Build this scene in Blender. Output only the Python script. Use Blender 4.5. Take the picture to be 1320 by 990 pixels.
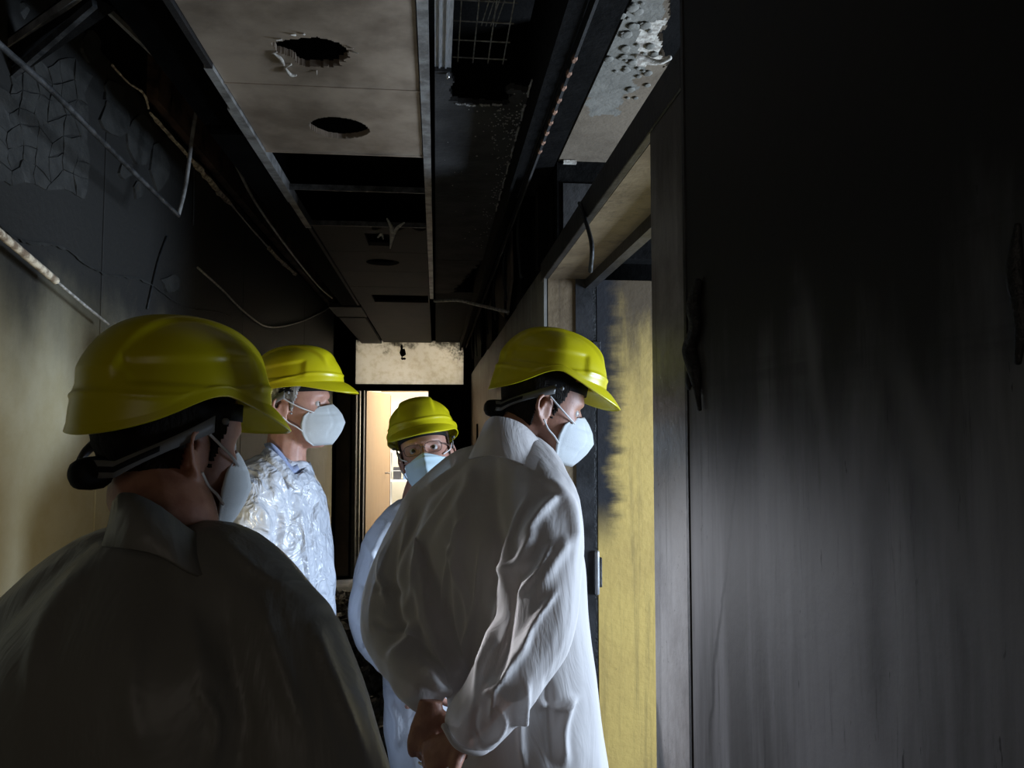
import bpy, bmesh, math, random
import numpy as np
from mathutils import Vector, Matrix, noise as mnoise

random.seed(7); rng = np.random.default_rng(7)
SC = bpy.context.scene
COL = SC.collection
for o in list(bpy.data.objects): bpy.data.objects.remove(o)

# ------------------------------------------------------------------ camera
F = 985.0; YAW = math.atan(98/F); PIT = math.atan(57/F); CAM = np.array([0, 0, 1.58])
cam = bpy.data.cameras.new('camera'); camo = bpy.data.objects.new('camera', cam); COL.objects.link(camo)
cam.sensor_width = 36.0; cam.lens = F/1320*36; cam.clip_start = .02
camo.location = CAM; camo.rotation_euler = (math.pi/2+PIT, 0, -YAW)
SC.camera = camo
_cy, _sy, _cp, _sp = math.cos(YAW), math.sin(YAW), math.cos(PIT), math.sin(PIT)
FW = np.array([_sy*_cp, _cy*_cp, _sp]); RT = np.array([_cy, -_sy, 0]); UP = np.cross(RT, FW)
def ray(x, y): return FW + RT*(x-660)/F + UP*(495-y)/F
def pY(x, y, Y): d = ray(x, y); return CAM + d*Y/d[1]
def pX(x, y, X): d = ray(x, y); return CAM + d*X/d[0]
def pZ(x, y, Z): d = ray(x, y); return CAM + d*(Z-CAM[2])/d[2]
def proj(V):
    D = np.asarray(V)-CAM; w = D@FW
    return np.stack([660+F*(D@RT)/w, 495-F*(D@UP)/w], -1)

# ------------------------------------------------------------------ world, lights, exposure
SC.view_settings.view_transform = 'Standard'; SC.view_settings.look = 'None'
SC.view_settings.gamma = 1; SC.view_settings.use_curve_mapping = False
SC.view_settings.exposure = 0.0
W = bpy.data.worlds.new('world'); SC.world = W; W.use_nodes = True
W.node_tree.nodes['Background'].inputs[0].default_value = (.8, .85, 1, 1)
W.node_tree.nodes['Background'].inputs[1].default_value = .0
def aim(o, to):
    o.rotation_euler = (Vector(to)-o.location).to_track_quat('-Z', 'Y').to_euler()
def area(name, loc, to, size, power, col, sy=None):
    l = bpy.data.lights.new(name, 'AREA'); l.energy = power; l.color = col; l.size = size
    if sy: l.shape = 'RECTANGLE'; l.size_y = sy
    o = bpy.data.objects.new(name, l); COL.objects.link(o); o.location = loc; aim(o, to); return o
def spot(name, loc, to, ang, power, col, rad=.03, blend=.6):
    l = bpy.data.lights.new(name, 'SPOT'); l.energy = power; l.color = col; l.spot_size = math.radians(ang)
    l.spot_blend = blend; l.shadow_soft_size = rad
    o = bpy.data.objects.new(name, l); COL.objects.link(o); o.location = loc; aim(o, to); return o
area('room_window_daylight', (2.85, 1.62, 1.25), (0, 1.75, 1.35), .95, 150, (.64, .79, 1), .95)
area('far_room_light', (.55, 8.75, 2.45), (-.5, 11.4, 1.3), .8, 210, (1, .95, .87))
spot('wall_fill_spot', (-.22, 1.50, 1.22), (-1.05, 2.20, 1.62), 104, 10.0, (1, .88, .60), .04, 1)  # added warm spot brightening the left wall; no torch is modelled
spot('panel_fill_spot', (-.28, 1.74, 1.36), (.36, 1.02, 1.16), 52, 19, (.90, .92, 1), .02, 1)  # added cool spot for the near panel and jamb, held by nobody
area('corridor_fill', (-.5, -1.7, 1.9), (.1, 1.5, 1.6), 1.2, 3.0, (1, .88, .76), 1.6)  # added weak fill from behind the camera, no real source there

# ------------------------------------------------------------------ materials
MATS = {}
def newmat(name):
    m = bpy.data.materials.new(name); m.use_nodes = True; MATS[name] = m
    nt = m.node_tree; return m, nt, nt.nodes['Principled BSDF']
def nd(nt, t, **kw):
    n = nt.nodes.new(t)
    for k, v in kw.items(): setattr(n, k, v)
    return n
def noise_n(nt, scale, detail=5, vec=None, rough=.6, stretch=None, dist=0):
    n = nd(nt, 'ShaderNodeTexNoise'); n.inputs['Scale'].default_value = scale
    n.inputs['Detail'].default_value = detail; n.inputs['Roughness'].default_value = rough
    n.inputs['Distortion'].default_value = dist
    if vec is not None:
        if stretch:
            mp = nd(nt, 'ShaderNodeMapping'); mp.inputs['Scale'].default_value = stretch
            nt.links.new(vec, mp.inputs['Vector']); vec = mp.outputs[0]
        nt.links.new(vec, n.inputs['Vector'])
    return n.outputs['Fac']
def ramp(nt, fac, a, b):
    n = nd(nt, 'ShaderNodeMapRange'); n.interpolation_type = 'SMOOTHSTEP'
    n.inputs['From Min'].default_value = a; n.inputs['From Max'].default_value = b
    nt.links.new(fac, n.inputs['Value']); return n.outputs[0]
def mathn(nt, op, a, b):
    n = nd(nt, 'ShaderNodeMath', operation=op)
    for i, v in enumerate((a, b)):
        if isinstance(v, (int, float)): n.inputs[i].default_value = v
        else: nt.links.new(v, n.inputs[i])
    return n.outputs[0]
def mixc(nt, fac, a, b):
    n = nd(nt, 'ShaderNodeMix', data_type='RGBA')
    if isinstance(fac, (int, float)): n.inputs[0].default_value = fac
    else: nt.links.new(fac, n.inputs[0])
    for s, v in ((6, a), (7, b)):
        if isinstance(v, tuple): n.inputs[s].default_value = (*v, 1)
        else: nt.links.new(v, n.inputs[s])
    return n.outputs[2]
def setc(nt, sock, v):
    if isinstance(v, tuple): sock.default_value = (*v, 1)
    elif isinstance(v, (int, float)): sock.default_value = v
    else: nt.links.new(v, sock)
def bump(nt, bs, h, strength, dist=.01):
    b = nd(nt, 'ShaderNodeBump'); b.inputs['Strength'].default_value = strength; b.inputs['Distance'].default_value = dist
    nt.links.new(h, b.inputs['Height']); nt.links.new(b.outputs[0], bs.inputs['Normal'])
def plain(name, col, rough=.5, metal=0, var=.25, vs=20, bmp=0, bs_=60, spec=.5, col2=None, stretch=None):
    m, nt, bs = newmat(name)
    pos = nd(nt, 'ShaderNodeNewGeometry').outputs['Position']
    f = noise_n(nt, vs, 5, pos, stretch=stretch)
    c2 = col2 or tuple(c*(1-var) for c in col)
    setc(nt, bs.inputs['Base Color'], mixc(nt, ramp(nt, f, .35, .65), col, c2))
    bs.inputs['Roughness'].default_value = rough; bs.inputs['Metallic'].default_value = metal
    bs.inputs['Specular IOR Level'].default_value = spec
    if bmp: bump(nt, bs, noise_n(nt, bs_, 6, pos, stretch=stretch), bmp)
    return m
def sooted(name, base, soot, z0, z1, amp=.25, nscale=3, rough=.6, base2=None, stretch=(1, 1, 1), streak=0, streakcol=None, bmp=.2, spec=.4, vs=6, bs_=40, far=False):
    """pale surface burnt black above a ragged smoke line between z0 and z1"""
    m, nt, bs = newmat(name)
    pos = nd(nt, 'ShaderNodeNewGeometry').outputs['Position']
    sep = nd(nt, 'ShaderNodeSeparateXYZ'); nt.links.new(pos, sep.inputs[0])
    n = noise_n(nt, nscale, 6, pos, stretch=stretch)
    zz = mathn(nt, 'ADD', sep.outputs[2], mathn(nt, 'MULTIPLY', mathn(nt, 'SUBTRACT', n, .5), amp*2))
    k = ramp(nt, zz, z0, z1)
    c = mixc(nt, ramp(nt, noise_n(nt, vs, 6, pos), .35, .7), base, base2 or tuple(x*.8 for x in base))
    if streak:
        s = noise_n(nt, 1, 7, pos, stretch=(28, 28, 1.2), rough=.7)
        c = mixc(nt, mathn(nt, 'MULTIPLY', ramp(nt, s, .5, .72), streak), c, streakcol or soot)
        s2 = noise_n(nt, 90, 3, pos)
        c = mixc(nt, mathn(nt, 'MULTIPLY', ramp(nt, s2, .66, .72), streak*.8), c, soot)
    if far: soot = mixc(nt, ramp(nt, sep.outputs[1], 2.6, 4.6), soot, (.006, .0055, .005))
    c = mixc(nt, k, c, soot)
    setc(nt, bs.inputs['Base Color'], c)
    bs.inputs['Roughness'].default_value = rough; bs.inputs['Specular IOR Level'].default_value = spec
    bump(nt, bs, noise_n(nt, bs_, 6, pos), bmp)
    return m

BLACK = (.006, .0055, .005)
plain('char', (.006, .0055, .005), .85, var=.6, vs=12, bmp=.6, bs_=30, spec=.12)
plain('void', (.003, .0028, .0026), .95, var=.5, vs=12, spec=.03)
plain('slab', (.010, .009, .008), .9, var=.5, vs=5, bmp=.5, spec=.2)
plain('rust', (.11, .062, .042), .8, col2=(.008, .006, .005), vs=7, bmp=.5, bs_=25, spec=.3)
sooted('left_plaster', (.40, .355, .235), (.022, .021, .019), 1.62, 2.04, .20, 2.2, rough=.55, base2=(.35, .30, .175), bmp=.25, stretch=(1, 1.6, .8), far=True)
sooted('far_plaster', (.62, .58, .40), (.014, .013, .012), 1.95, 2.2, .12, 4, rough=.6)
plain('flake', (.036, .035, .031), .65, var=.4, vs=14, bmp=.4, bs_=50)
plain('bare_edge', (.85, .74, .56), .8, col2=(.25, .18, .12), vs=40, bmp=.4)
plain('ash_and_lit_spot', (.75, .70, .60), .8, col2=(.35, .3, .25), vs=60, bmp=.4)
plain('tile', (.38, .30, .225), .40, col2=(.17, .13, .095), vs=3.2, bmp=.12, bs_=14, spec=.5)
plain('tile_burnt', (.016, .011, .008), .75, col2=(.007, .0055, .005), vs=7, bmp=.3)
plain('tbar', (.36, .35, .33), .5, .3, col2=(.16, .15, .14), vs=18, bmp=.2)
plain('galv', (.45, .45, .45), .38, .25, col2=(.30, .30, .30), vs=30, bmp=.15, stretch=(14, 1, 1))
plain('steel_dark', (.10, .10, .10), .5, .5, col2=(.03, .03, .03), vs=25, bmp=.3)
plain('wire', (.60, .57, .52), .5, .2, col2=(.25, .23, .20), vs=60)
plain('black_wire', (.02, .02, .02), .5, var=.5, vs=60, bmp=.5, bs_=80)
plain('ceil_board', (.045, .042, .040), .9, col2=(.020, .018, .017), vs=6, bmp=.35, bs_=40)
plain('speck', (.40, .38, .35), .8, var=.4, vs=50)
plain('soffit', (.22, .175, .125), .75, col2=(.15, .115, .08), vs=5, bmp=.25)
plain('soffit_grey', (.25, .235, .20), .85, col2=(.17, .16, .135), vs=9, bmp=.5, bs_=30)
sooted('frame_paint', (.27, .20, .12), (.03, .024, .02), 2.05, 2.6, .22, 6, rough=.55, base2=(.17, .12, .07), bmp=.3, streak=.5)
plain('frame_edge', (.050, .047, .046), .42, .2, col2=(.022, .02, .02), vs=12, bmp=.25)
sooted('metal_jamb', (.50, .48, .47), (.06, .047, .035), 1.75, 2.1, .3, 3, rough=.36, base2=(.25, .22, .21), streak=.6, spec=.6, stretch=(4, 4, .5))
plain('rebate', (.055, .055, .058), .4, .2, col2=(.025, .025, .026), vs=10, bmp=.2)
plain('floor', (.10, .098, .095), .75, col2=(.05, .048, .046), vs=6, bmp=.6, bs_=35)
plain('rubble', (.08, .078, .078), .6, col2=(.26, .26, .265), vs=22, bmp=.7, bs_=50)
sooted('right_panel', (.33, .32, .29), (.02, .018, .016), 2.0, 2.3, .12, 5, rough=.5, base2=(.26, .24, .20), streak=.35, stretch=(3, 3, .6))
plain('wood_door', (.22, .135, .065), .42, col2=(.19, .115, .052), vs=3, stretch=(20, 20, 1), bmp=.05)
plain('wood_dark', (.075, .052, .028), .5, col2=(.045, .03, .018), vs=4, bmp=.1)
plain('room_wall', (.80, .76, .66), .7, var=.06, vs=3)
plain('shelf_white', (.72, .73, .74), .5, var=.08)
plain('shelf_thing_blue', (.12, .20, .35), .5); plain('shelf_thing_red', (.45, .12, .07), .5); plain('shelf_thing_dark', (.05, .05, .055), .5)
plain('chrome', (.6, .6, .6), .25, .9, var=.1)
plain('helmet_yellow', (.62, .54, .008), .32, var=.05, vs=8, spec=.45)
plain('helmet_black', (.010, .010, .010), .7, var=.3, spec=.15); plain('strap_grey', (.16, .16, .155), .45, var=.15)
plain('mask_white', (.56, .59, .60), .7, var=.05, vs=30, bmp=.12, bs_=350)
plain('mask_blue', (.52, .66, .72), .75, var=.05, bmp=.1, bs_=300)
plain('elastic', (.72, .72, .72), .7, var=.1)
plain('hair_dark', (.014, .010, .007), .75, spec=.15, var=.5, vs=120, bmp=.8, bs_=160, stretch=(1, 1, .3))
plain('hair_grey', (.42, .41, .39), .5, col2=(.12, .11, .10), vs=110, bmp=.8, bs_=160, stretch=(1, 1, .3))
plain('hair_brown', (.07, .04, .022), .75, spec=.15, var=.5, vs=120, bmp=.8, bs_=160)
plain('eye_white', (.42, .39, .37), .45, var=.05); plain('iris', (.05, .035, .022), .2, var=.3); plain('ring', (.85, .8, .7), .2, 1, var=.05)
plain('shirt', (.36, .42, .62), .8, var=.2, vs=150, bmp=.1); plain('trousers', (.03, .03, .035), .85, bmp=.3); plain('shoe', (.012, .011, .01), .45)
plain('brick', (.42, .23, .15), .85, var=.4, vs=40, bmp=.4); plain('spectacle', (.10, .06, .05), .3)

def skin(name, col, col2):
    m, nt, bs = newmat(name)
    pos = nd(nt, 'ShaderNodeNewGeometry').outputs['Position']
    setc(nt, bs.inputs['Base Color'], mixc(nt, ramp(nt, noise_n(nt, 35, 5, pos), .35, .65), col, col2))
    bs.inputs['Roughness'].default_value = .5; bs.inputs['Subsurface Weight'].default_value = .15
    bs.inputs['Subsurface Radius'].default_value = (.012, .005, .003); bs.inputs['Subsurface Scale'].default_value = .6
    bump(nt, bs, noise_n(nt, 180, 4, pos), .12, .004)
skin('skin', (.40, .20, .13), (.32, .145, .095)); skin('skin_pale', (.46, .25, .185), (.38, .185, .135))
def glass(name):
    m, nt, bs = newmat(name)
    bs.inputs['Transmission Weight'].default_value = 1; bs.inputs['Roughness'].default_value = .02; bs.inputs['IOR'].default_value = 1.1
glass('lens')
def frosted():
    m, nt, bs = newmat('frosted')
    pos = nd(nt, 'ShaderNodeNewGeometry').outputs['Position']
    sep = nd(nt, 'ShaderNodeSeparateXYZ'); nt.links.new(pos, sep.inputs[0])
    # soot creeping in from the top edge and the upper corner
    k = ramp(nt, mathn(nt, 'ADD', sep.outputs[2], mathn(nt, 'MULTIPLY', mathn(nt, 'SUBTRACT', noise_n(nt, 9, 6, pos), .5), .5)), 2.42, 2.58)
    kc = mathn(nt, 'ADD', mathn(nt, 'MULTIPLY', sep.outputs[0], .8), sep.outputs[2])
    k2 = ramp(nt, mathn(nt, 'ADD', kc, mathn(nt, 'MULTIPLY', mathn(nt, 'SUBTRACT', noise_n(nt, 40, 6, pos), .5), .6)), 2.45, 2.75)
    c = mixc(nt, ramp(nt, noise_n(nt, 18, 6, pos), .4, .7), (.30, .29, .265), (.24, .225, .19))
    c = mixc(nt, mathn(nt, 'MAXIMUM', k, k2), c, (.01, .009, .008))
    tr = nd(nt, 'ShaderNodeBsdfTranslucent'); setc(nt, tr.inputs[0], c)
    setc(nt, bs.inputs['Base Color'], c); bs.inputs['Roughness'].default_value = .35
    mx = nd(nt, 'ShaderNodeMixShader'); mx.inputs[0].default_value = .75
    nt.links.new(bs.outputs[0], mx.inputs[1]); nt.links.new(tr.outputs[0], mx.inputs[2])
    nt.links.new(mx.outputs[0], nt.nodes['Material Output'].inputs[0])
frosted()
def cloth(name, col, rough, transl, bsc, bstr, spec=.4, voro=False, coat=0, see=0):
    m, nt, bs = newmat(name)
    pos = nd(nt, 'ShaderNodeTexCoord').outputs['Object']
    bs.inputs['Base Color'].default_value = (*col, 1); bs.inputs['Roughness'].default_value = rough
    bs.inputs['Specular IOR Level'].default_value = spec; bs.inputs['Coat Weight'].default_value = coat; bs.inputs['Coat Roughness'].default_value = .15
    if voro:
        n = noise_n(nt, 5, 3, pos, dist=1.2)
        v = nd(nt, 'ShaderNodeTexVoronoi'); v.feature = 'F1'; v.inputs['Scale'].default_value = bsc; v.inputs['Detail'].default_value = 2
        wv = nd(nt, 'ShaderNodeVectorMath', operation='ADD'); nn = nd(nt, 'ShaderNodeTexNoise'); nn.inputs['Scale'].default_value = 9
        nt.links.new(pos, nn.inputs['Vector']); sc_ = nd(nt, 'ShaderNodeVectorMath', operation='SCALE'); sc_.inputs['Scale'].default_value = .25
        nt.links.new(nn.outputs['Color'], sc_.inputs[0]); nt.links.new(pos, wv.inputs[0]); nt.links.new(sc_.outputs[0], wv.inputs[1]); nt.links.new(wv.outputs[0], v.inputs['Vector'])
        h = mathn(nt, 'ADD', v.outputs['Distance'], mathn(nt, 'MULTIPLY', n, .8))
    else: h = noise_n(nt, bsc, 4, pos, dist=1.5, stretch=(1, 1, .35))
    bump(nt, bs, h, bstr, .02)
    tr = nd(nt, 'ShaderNodeBsdfTranslucent'); tr.inputs[0].default_value = (*col, 1)
    mx = nd(nt, 'ShaderNodeMixShader'); mx.inputs[0].default_value = transl
    nt.links.new(bs.outputs[0], mx.inputs[1]); nt.links.new(tr.outputs[0], mx.inputs[2])
    out = mx.outputs[0]
    if see:   # thin sheer cloth: face-on threads let the dark clothes show through
        lw_ = nd(nt, 'ShaderNodeLayerWeight'); lw_.inputs[0].default_value = .35
        tp = nd(nt, 'ShaderNodeBsdfTransparent'); m2 = nd(nt, 'ShaderNodeMixShader')
        nt.links.new(ramp(nt, lw_.outputs['Facing'], 0, 1), m2.inputs[0])
        fac = mathn(nt, 'MULTIPLY', mathn(nt, 'SUBTRACT', 1, ramp(nt, lw_.outputs['Facing'], 0, .9)), see); nt.links.new(fac, m2.inputs[0])
        nt.links.new(out, m2.inputs[1]); nt.links.new(tp.outputs[0], m2.inputs[2]); out = m2.outputs[0]
    nt.links.new(out, nt.nodes['Material Output'].inputs[0])
cloth('coat_white', (.72, .68, .66), .6, .15, 11, .3, see=.30)
cloth('suit_dull', (.21, .205, .185), .42, .05, 7, .35, .35)
plain('under_dark', (.09, .062, .05), .9, var=.3)
cloth('suit_plastic', (.66, .70, .78), .24, .15, 12, .7, .6, True, .2)
cloth('suit_soft', (.70, .73, .80), .4, .15, 9, .45, .5)

# ------------------------------------------------------------------ mesh helpers
def mesh_obj(name, V, Fc, mat, parent=None, smooth=False, mats=None, fm=None):
    me = bpy.data.meshes.new(name); me.from_pydata([tuple(map(float, v)) for v in V], [], [tuple(map(int, f)) for f in Fc])
    for m in ([mat] if mats is None else mats): me.materials.append(MATS[m])
    if fm is not None: me.polygons.foreach_set('material_index', fm)
    if smooth: me.polygons.foreach_set('use_smooth', [True]*len(me.polygons))
    me.update()
    o = bpy.data.objects.new(name, me); COL.objects.link(o)
    if parent: o.parent = parent
    return o
def fixn(o):
    bm = bmesh.new(); bm.from_mesh(o.data); bmesh.ops.recalc_face_normals(bm, faces=bm.faces); bm.to_mesh(o.data); bm.free(); return o
def boxm(x0, x1, y0, y1, z0, z1):
    V = [(x, y, z) for x in (x0, x1) for y in (y0, y1) for z in (z0, z1)]
    return V, [(0, 1, 3, 2), (4, 6, 7, 5), (0, 4, 5, 1), (2, 3, 7, 6), (0, 2, 6, 4), (1, 5, 7, 3)]
def join(parts):
    V = []; Fc = []
    for v, f in parts:
        n = len(V); V += [tuple(p) for p in v]; Fc += [tuple(i+n for i in q) for q in f]
    return V, Fc
def box(name, b, mat, parent=None, bev=0):
    o = mesh_obj(name, *boxm(*b), mat, parent)
    if bev:
        bm = bmesh.new(); bm.from_mesh(o.data)
        bmesh.ops.bevel(bm, geom=bm.edges[:], offset=bev, segments=2, affect='EDGES', profile=.5); bm.to_mesh(o.data); bm.free()
    return o
def bar(p, q, w, h):
    """square bar from p to q, as (V, F)"""
    p, q = np.array(p, float), np.array(q, float); d = q-p; d /= np.linalg.norm(d)
    s = np.cross(d, (0, 0, 1.)); s = s/np.linalg.norm(s) if np.linalg.norm(s) > 1e-4 else np.array([1., 0, 0]); u = np.cross(s, d)
    V = [c + a*s*w/2 + b*u*h/2 for c in (p, q) for a, b in ((-1, -1), (1, -1), (1, 1), (-1, 1))]
    return V, [(3, 2, 1, 0), (4, 5, 6, 7)] + [(i, (i+1) % 4, 4+(i+1) % 4, 4+i) for i in range(4)]
def cr(P, n=6):
    P = [np.array(p, float) for p in P]; P = [2*P[0]-P[1]]+P+[2*P[-1]-P[-2]]; out = []
    for i in range(1, len(P)-2):
        a, b, c, d = P[i-1:i+3]
        for t in np.arange(n)/n:
            out.append(.5*(2*b+(c-a)*t+(2*a-5*b+4*c-d)*t*t+(3*b-a-3*c+d)*t**3))
    out.append(P[-2]); return np.array(out)
def loft(R, cap=True):
    n = len(R[0]); V = np.concatenate(R); Fc = []
    for i in range(len(R)-1):
        for j in range(n):
            k = (j+1) % n; Fc.append((i*n+j, i*n+k, (i+1)*n+k, (i+1)*n+j))
    if cap:
        Fc.append(tuple(range(n-1, -1, -1))); Fc.append(tuple((len(R)-1)*n+j for j in range(n)))
    return V, Fc
def tube(P, r, n=10, sm=6, flat=None):
    """round tube through points P with radii r (number or one per point), rounded ends"""
    P = np.array([np.array(p, float) for p in P]); k = len(P); r = np.full(k, r) if np.isscalar(r) else np.array(r, float)
    Q = cr(np.column_stack([P, r]), sm) if (k > 2 and sm > 1) else np.column_stack([P, r])
    if k == 2 and sm > 1: Q = np.array([Q[0]+(Q[1]-Q[0])*t for t in np.linspace(0, 1, sm+1)])
    P, r = Q[:, :3], Q[:, 3]; T = np.gradient(P, axis=0); T /= np.linalg.norm(T, axis=1)[:, None]
    ref = np.array([0, 0, 1.]) if abs(T[0][2]) < .9 else np.array([1., 0, 0]); s = np.cross(T[0], ref); s /= np.linalg.norm(s)
    a = np.arange(n)*2*math.pi/n; R = []
    def ring(p, t, s, rr):
        u = np.cross(t, s); return p+rr*(np.cos(a)[:, None]*s+np.sin(a)[:, None]*u)
    fr = []
    for i in range(len(P)):
        s = s-T[i]*(s@T[i]); s /= np.linalg.norm(s); fr.append(s)
    for e in (.9, .5): R.append(ring(P[0]-T[0]*r[0]*math.sqrt(max(0, 1-(1-e)**2))*.6*(1 if e > .6 else .6)*0 - T[0]*r[0]*(.55 if e > .6 else .3), T[0], fr[0], r[0]*(.45 if e > .6 else .85)))
    for i in range(len(P)): R.append(ring(P[i], T[i], fr[i], r[i]))
    for e in (.5, .9): R.append(ring(P[-1]+T[-1]*r[-1]*(.55 if e > .6 else .3), T[-1], fr[-1], r[-1]*(.45 if e > .6 else .85)))
    return loft(R)
def tubeo(name, P, r, mat, parent=None, n=8, sm=6):
    return fixn(mesh_obj(name, *tube(P, r, n, sm), mat, parent, True))
def ell(c, rad, M=None, n=16, m=10):
    """ellipsoid (V, F)"""
    R = []
    for i in range(1, m):
        p = math.pi*i/m; a = np.arange(n)*2*math.pi/n
        ring = np.stack([np.cos(a)*math.sin(p)*rad[0], np.sin(a)*math.sin(p)*rad[1], np.full(n, math.cos(p)*rad[2])], -1)
        if M is not None: ring = ring@np.array(M).T
        R.append(ring+np.array(c))
    return loft(R[::-1])
def noise3(V, s, seed=0):
    return np.array([mnoise.noise(Vector((v[0]*s+seed, v[1]*s, v[2]*s))) for v in V])
def remesh(parts, vox, smooth=6):
    V, Fc = join(parts)
    me = bpy.data.meshes.new('tmp'); me.from_pydata([tuple(map(float, v)) for v in V], [], Fc); me.update()
    bm = bmesh.new(); bm.from_mesh(me)
    bmesh.ops.recalc_face_normals(bm, faces=bm.faces); bm.to_mesh(me); bm.free()
    o = bpy.data.objects.new('tmp', me); COL.objects.link(o)
    m = o.modifiers.new('r', 'REMESH'); m.mode = 'VOXEL'; m.voxel_size = vox
    if smooth:
        s = o.modifiers.new('s', 'SMOOTH'); s.factor = .5; s.iterations = smooth
    dg = bpy.context.evaluated_depsgraph_get(); dg.update()
    me2 = bpy.data.meshes.new_from_object(o.evaluated_get(dg))
    bpy.data.objects.remove(o); return me2
def getv(me):
    n = len(me.vertices); a = np.empty(n*3); me.vertices.foreach_get('co', a); b = np.empty(n*3)
    me.vertex_normals.foreach_get('vector', b); return a.reshape(-1, 3), b.reshape(-1, 3)
def setv(me, V): me.vertices.foreach_set('co', V.ravel()); me.update()
def folds(me, strokes, cam_facing=True):
    """press creases into cloth: each stroke (polyline of pixels, width px, height m) raises a ridge there"""
    V, N = getv(me); P = proj(V); D = np.zeros(len(V))
    face = ((CAM-V)*N).sum(1)/np.linalg.norm(CAM-V, axis=1); wf = np.clip(face*3+.3, 0, 1)
    for pts, w, amp in strokes:
        pts = cr([np.array(p, float) for p in pts], 5) if len(pts) > 2 else np.array(pts, float)
        L = len(pts)-1; best = np.full(len(V), 1e9); tt = np.zeros(len(V))
        for i in range(L):
            a, b = pts[i], pts[i+1]; ab = b-a; t = np.clip(((P-a)@ab)/(ab@ab), 0, 1)
            d = np.linalg.norm(P-(a+t[:, None]*ab), axis=1); k = d < best; best[k] = d[k]; tt[k] = (i+t[k])/L
        tap = np.clip(np.minimum(tt, 1-tt)*4+.15, 0, 1)
        D += amp*np.exp(-(best/w)**2)*tap
    setv(me, V+N*(D*wf)[:, None])
def mobj(name, me, mat, parent=None):
    me.materials.clear(); me.materials.append(MATS[mat]); me.polygons.foreach_set('use_smooth', [True]*len(me.polygons))
    me.name = name; o = bpy.data.objects.new(name, me); COL.objects.link(o)
    if parent: o.parent = parent
    return o
def tag(o, label=None, cat=None, group=None, kind=None):
    for k, v in (('label', label), ('category', cat), ('group', group), ('kind', kind)):
        if v: o[k] = v
    return o
def struct(o, label, cat): return tag(o, label, cat, kind='structure')

# ================================================================== THE SETTING
LX, RX, EY = -1.05, .38, 8.3          # left wall, right wall, end wall
FL = struct(box('floor', (-1.4, 3.2, -2.2, 11.6, -.1, 0), 'floor'), 'dark soot-covered corridor floor', 'floor')
SL = struct(box('ceiling', (-1.4, 3.2, -2.2, 11.6, 3.05, 3.15), 'slab'), 'blackened concrete slab above the burnt ceiling', 'ceiling')

# left wall: board panels with recessed joints
WL = struct(box('wall_left', (LX-.2, LX-.03, -2.2, EY+.2, 0, 3.05), 'char'), 'pale yellow corridor wall blackened by smoke above head height', 'wall')
ys = [-2.2, .55, 2.50, 4.26, 6.2, 7.95]
for a, b in zip(ys[:-1], ys[1:]):
    box('wall_panel', (LX-.035, LX, a+.004, b-.004, 0, 2.76), 'left_plaster', WL, .002)
box('upper_beam', (LX-.035, LX+.012, 2.9, 7.9, 2.80, 3.04), 'rust', WL)
# splintered pale edge along the top of the boards
def ragged(name, pts, w, mat, parent, th=.012):
    P = cr(pts, 5); P = P+rng.normal(0, w*.12, P.shape)
    rad = w*(.5+.6*rng.random(len(P))); V, Fc = tube(P, rad, 5, 1)
    return fixn(mesh_obj(name, V, Fc, mat, parent))
def lw(x, y, off=.02): return pX(x, y, LX+off)
ragged('splintered_edge', [lw(145, 84), lw(165, 106), lw(185, 120), lw(192, 140)], .005, 'bare_edge', WL)
ragged('splintered_edge', [lw(194, 146), lw(215, 170), lw(240, 198)], .009, 'bare_edge', WL)
ragged('splintered_edge', [lw(243, 202), lw(262, 222), lw(280, 245), lw(297, 262)], .016, 'bare_edge', WL)
ragged('splintered_edge', [lw(297, 262), lw(320, 290), lw(345, 318)], .006, 'tbar', WL)
ragged('splintered_edge', [lw(347, 320), lw(362, 336), lw(380, 352)], .018, 'bare_edge', WL)
# peeled paint plates on the upper wall
def flake(cx, cy, w, h, lift, curl):
    k = 11; A = np.arange(k)*2*math.pi/k + rng.random()*1
    pts = [(cx+math.cos(a)*w*(.6+.5*rng.random()), cy+math.sin(a)*h*(.6+.5*rng.random())) for a in A]
    front = [lw(x, y, lift+curl*((y-cy)/h)*.5+curl*.5*rng.random()) for x, y in pts]
    back = [np.array([LX, p[1], p[2]]) for p in front]
    return join([(front+back, [tuple(range(k))]+[(i, k+i, k+(i+1) % k, (i+1) % k) for i in range(k)])])
gx, gy = 9, 8
GP = np.array([[(c*17-4+rng.normal(0, 3.2), 62+r*24+c*3+(9 if c % 3 == 1 else 0)+rng.normal(0, 4)) for c in range(gx)] for r in range(gy)])
for r in range(gy-1):
    for c in range(gx-1):
        q = np.array([GP[r, c], (GP[r, c]+GP[r, c+1])/2+rng.normal(0, 1.5, 2), GP[r, c+1], (GP[r, c+1]+GP[r+1, c+1])/2+rng.normal(0, 1.5, 2), GP[r+1, c+1], (GP[r+1, c]+GP[r+1, c+1])/2+rng.normal(0, 1.5, 2), GP[r+1, c], (GP[r, c]+GP[r+1, c])/2+rng.normal(0, 1.5, 2)])
        m_ = q.mean(0); q = m_+(q-m_)*.955
        if m_[1] < 118-m_[0]*.85 or m_[0] > 120: continue
        t_ = .0035+.002*rng.random(); fr = [lw(*p, t_+rng.normal(0, .0008)) for p in q]; bk = [np.array([LX, p[1], p[2]]) for p in fr]
        fixn(mesh_obj('paint_flake', fr+bk, [tuple(range(8))]+[(i, 8+i, 8+(i+1) % 8, (i+1) % 8) for i in range(8)], 'flake', WL))
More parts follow.
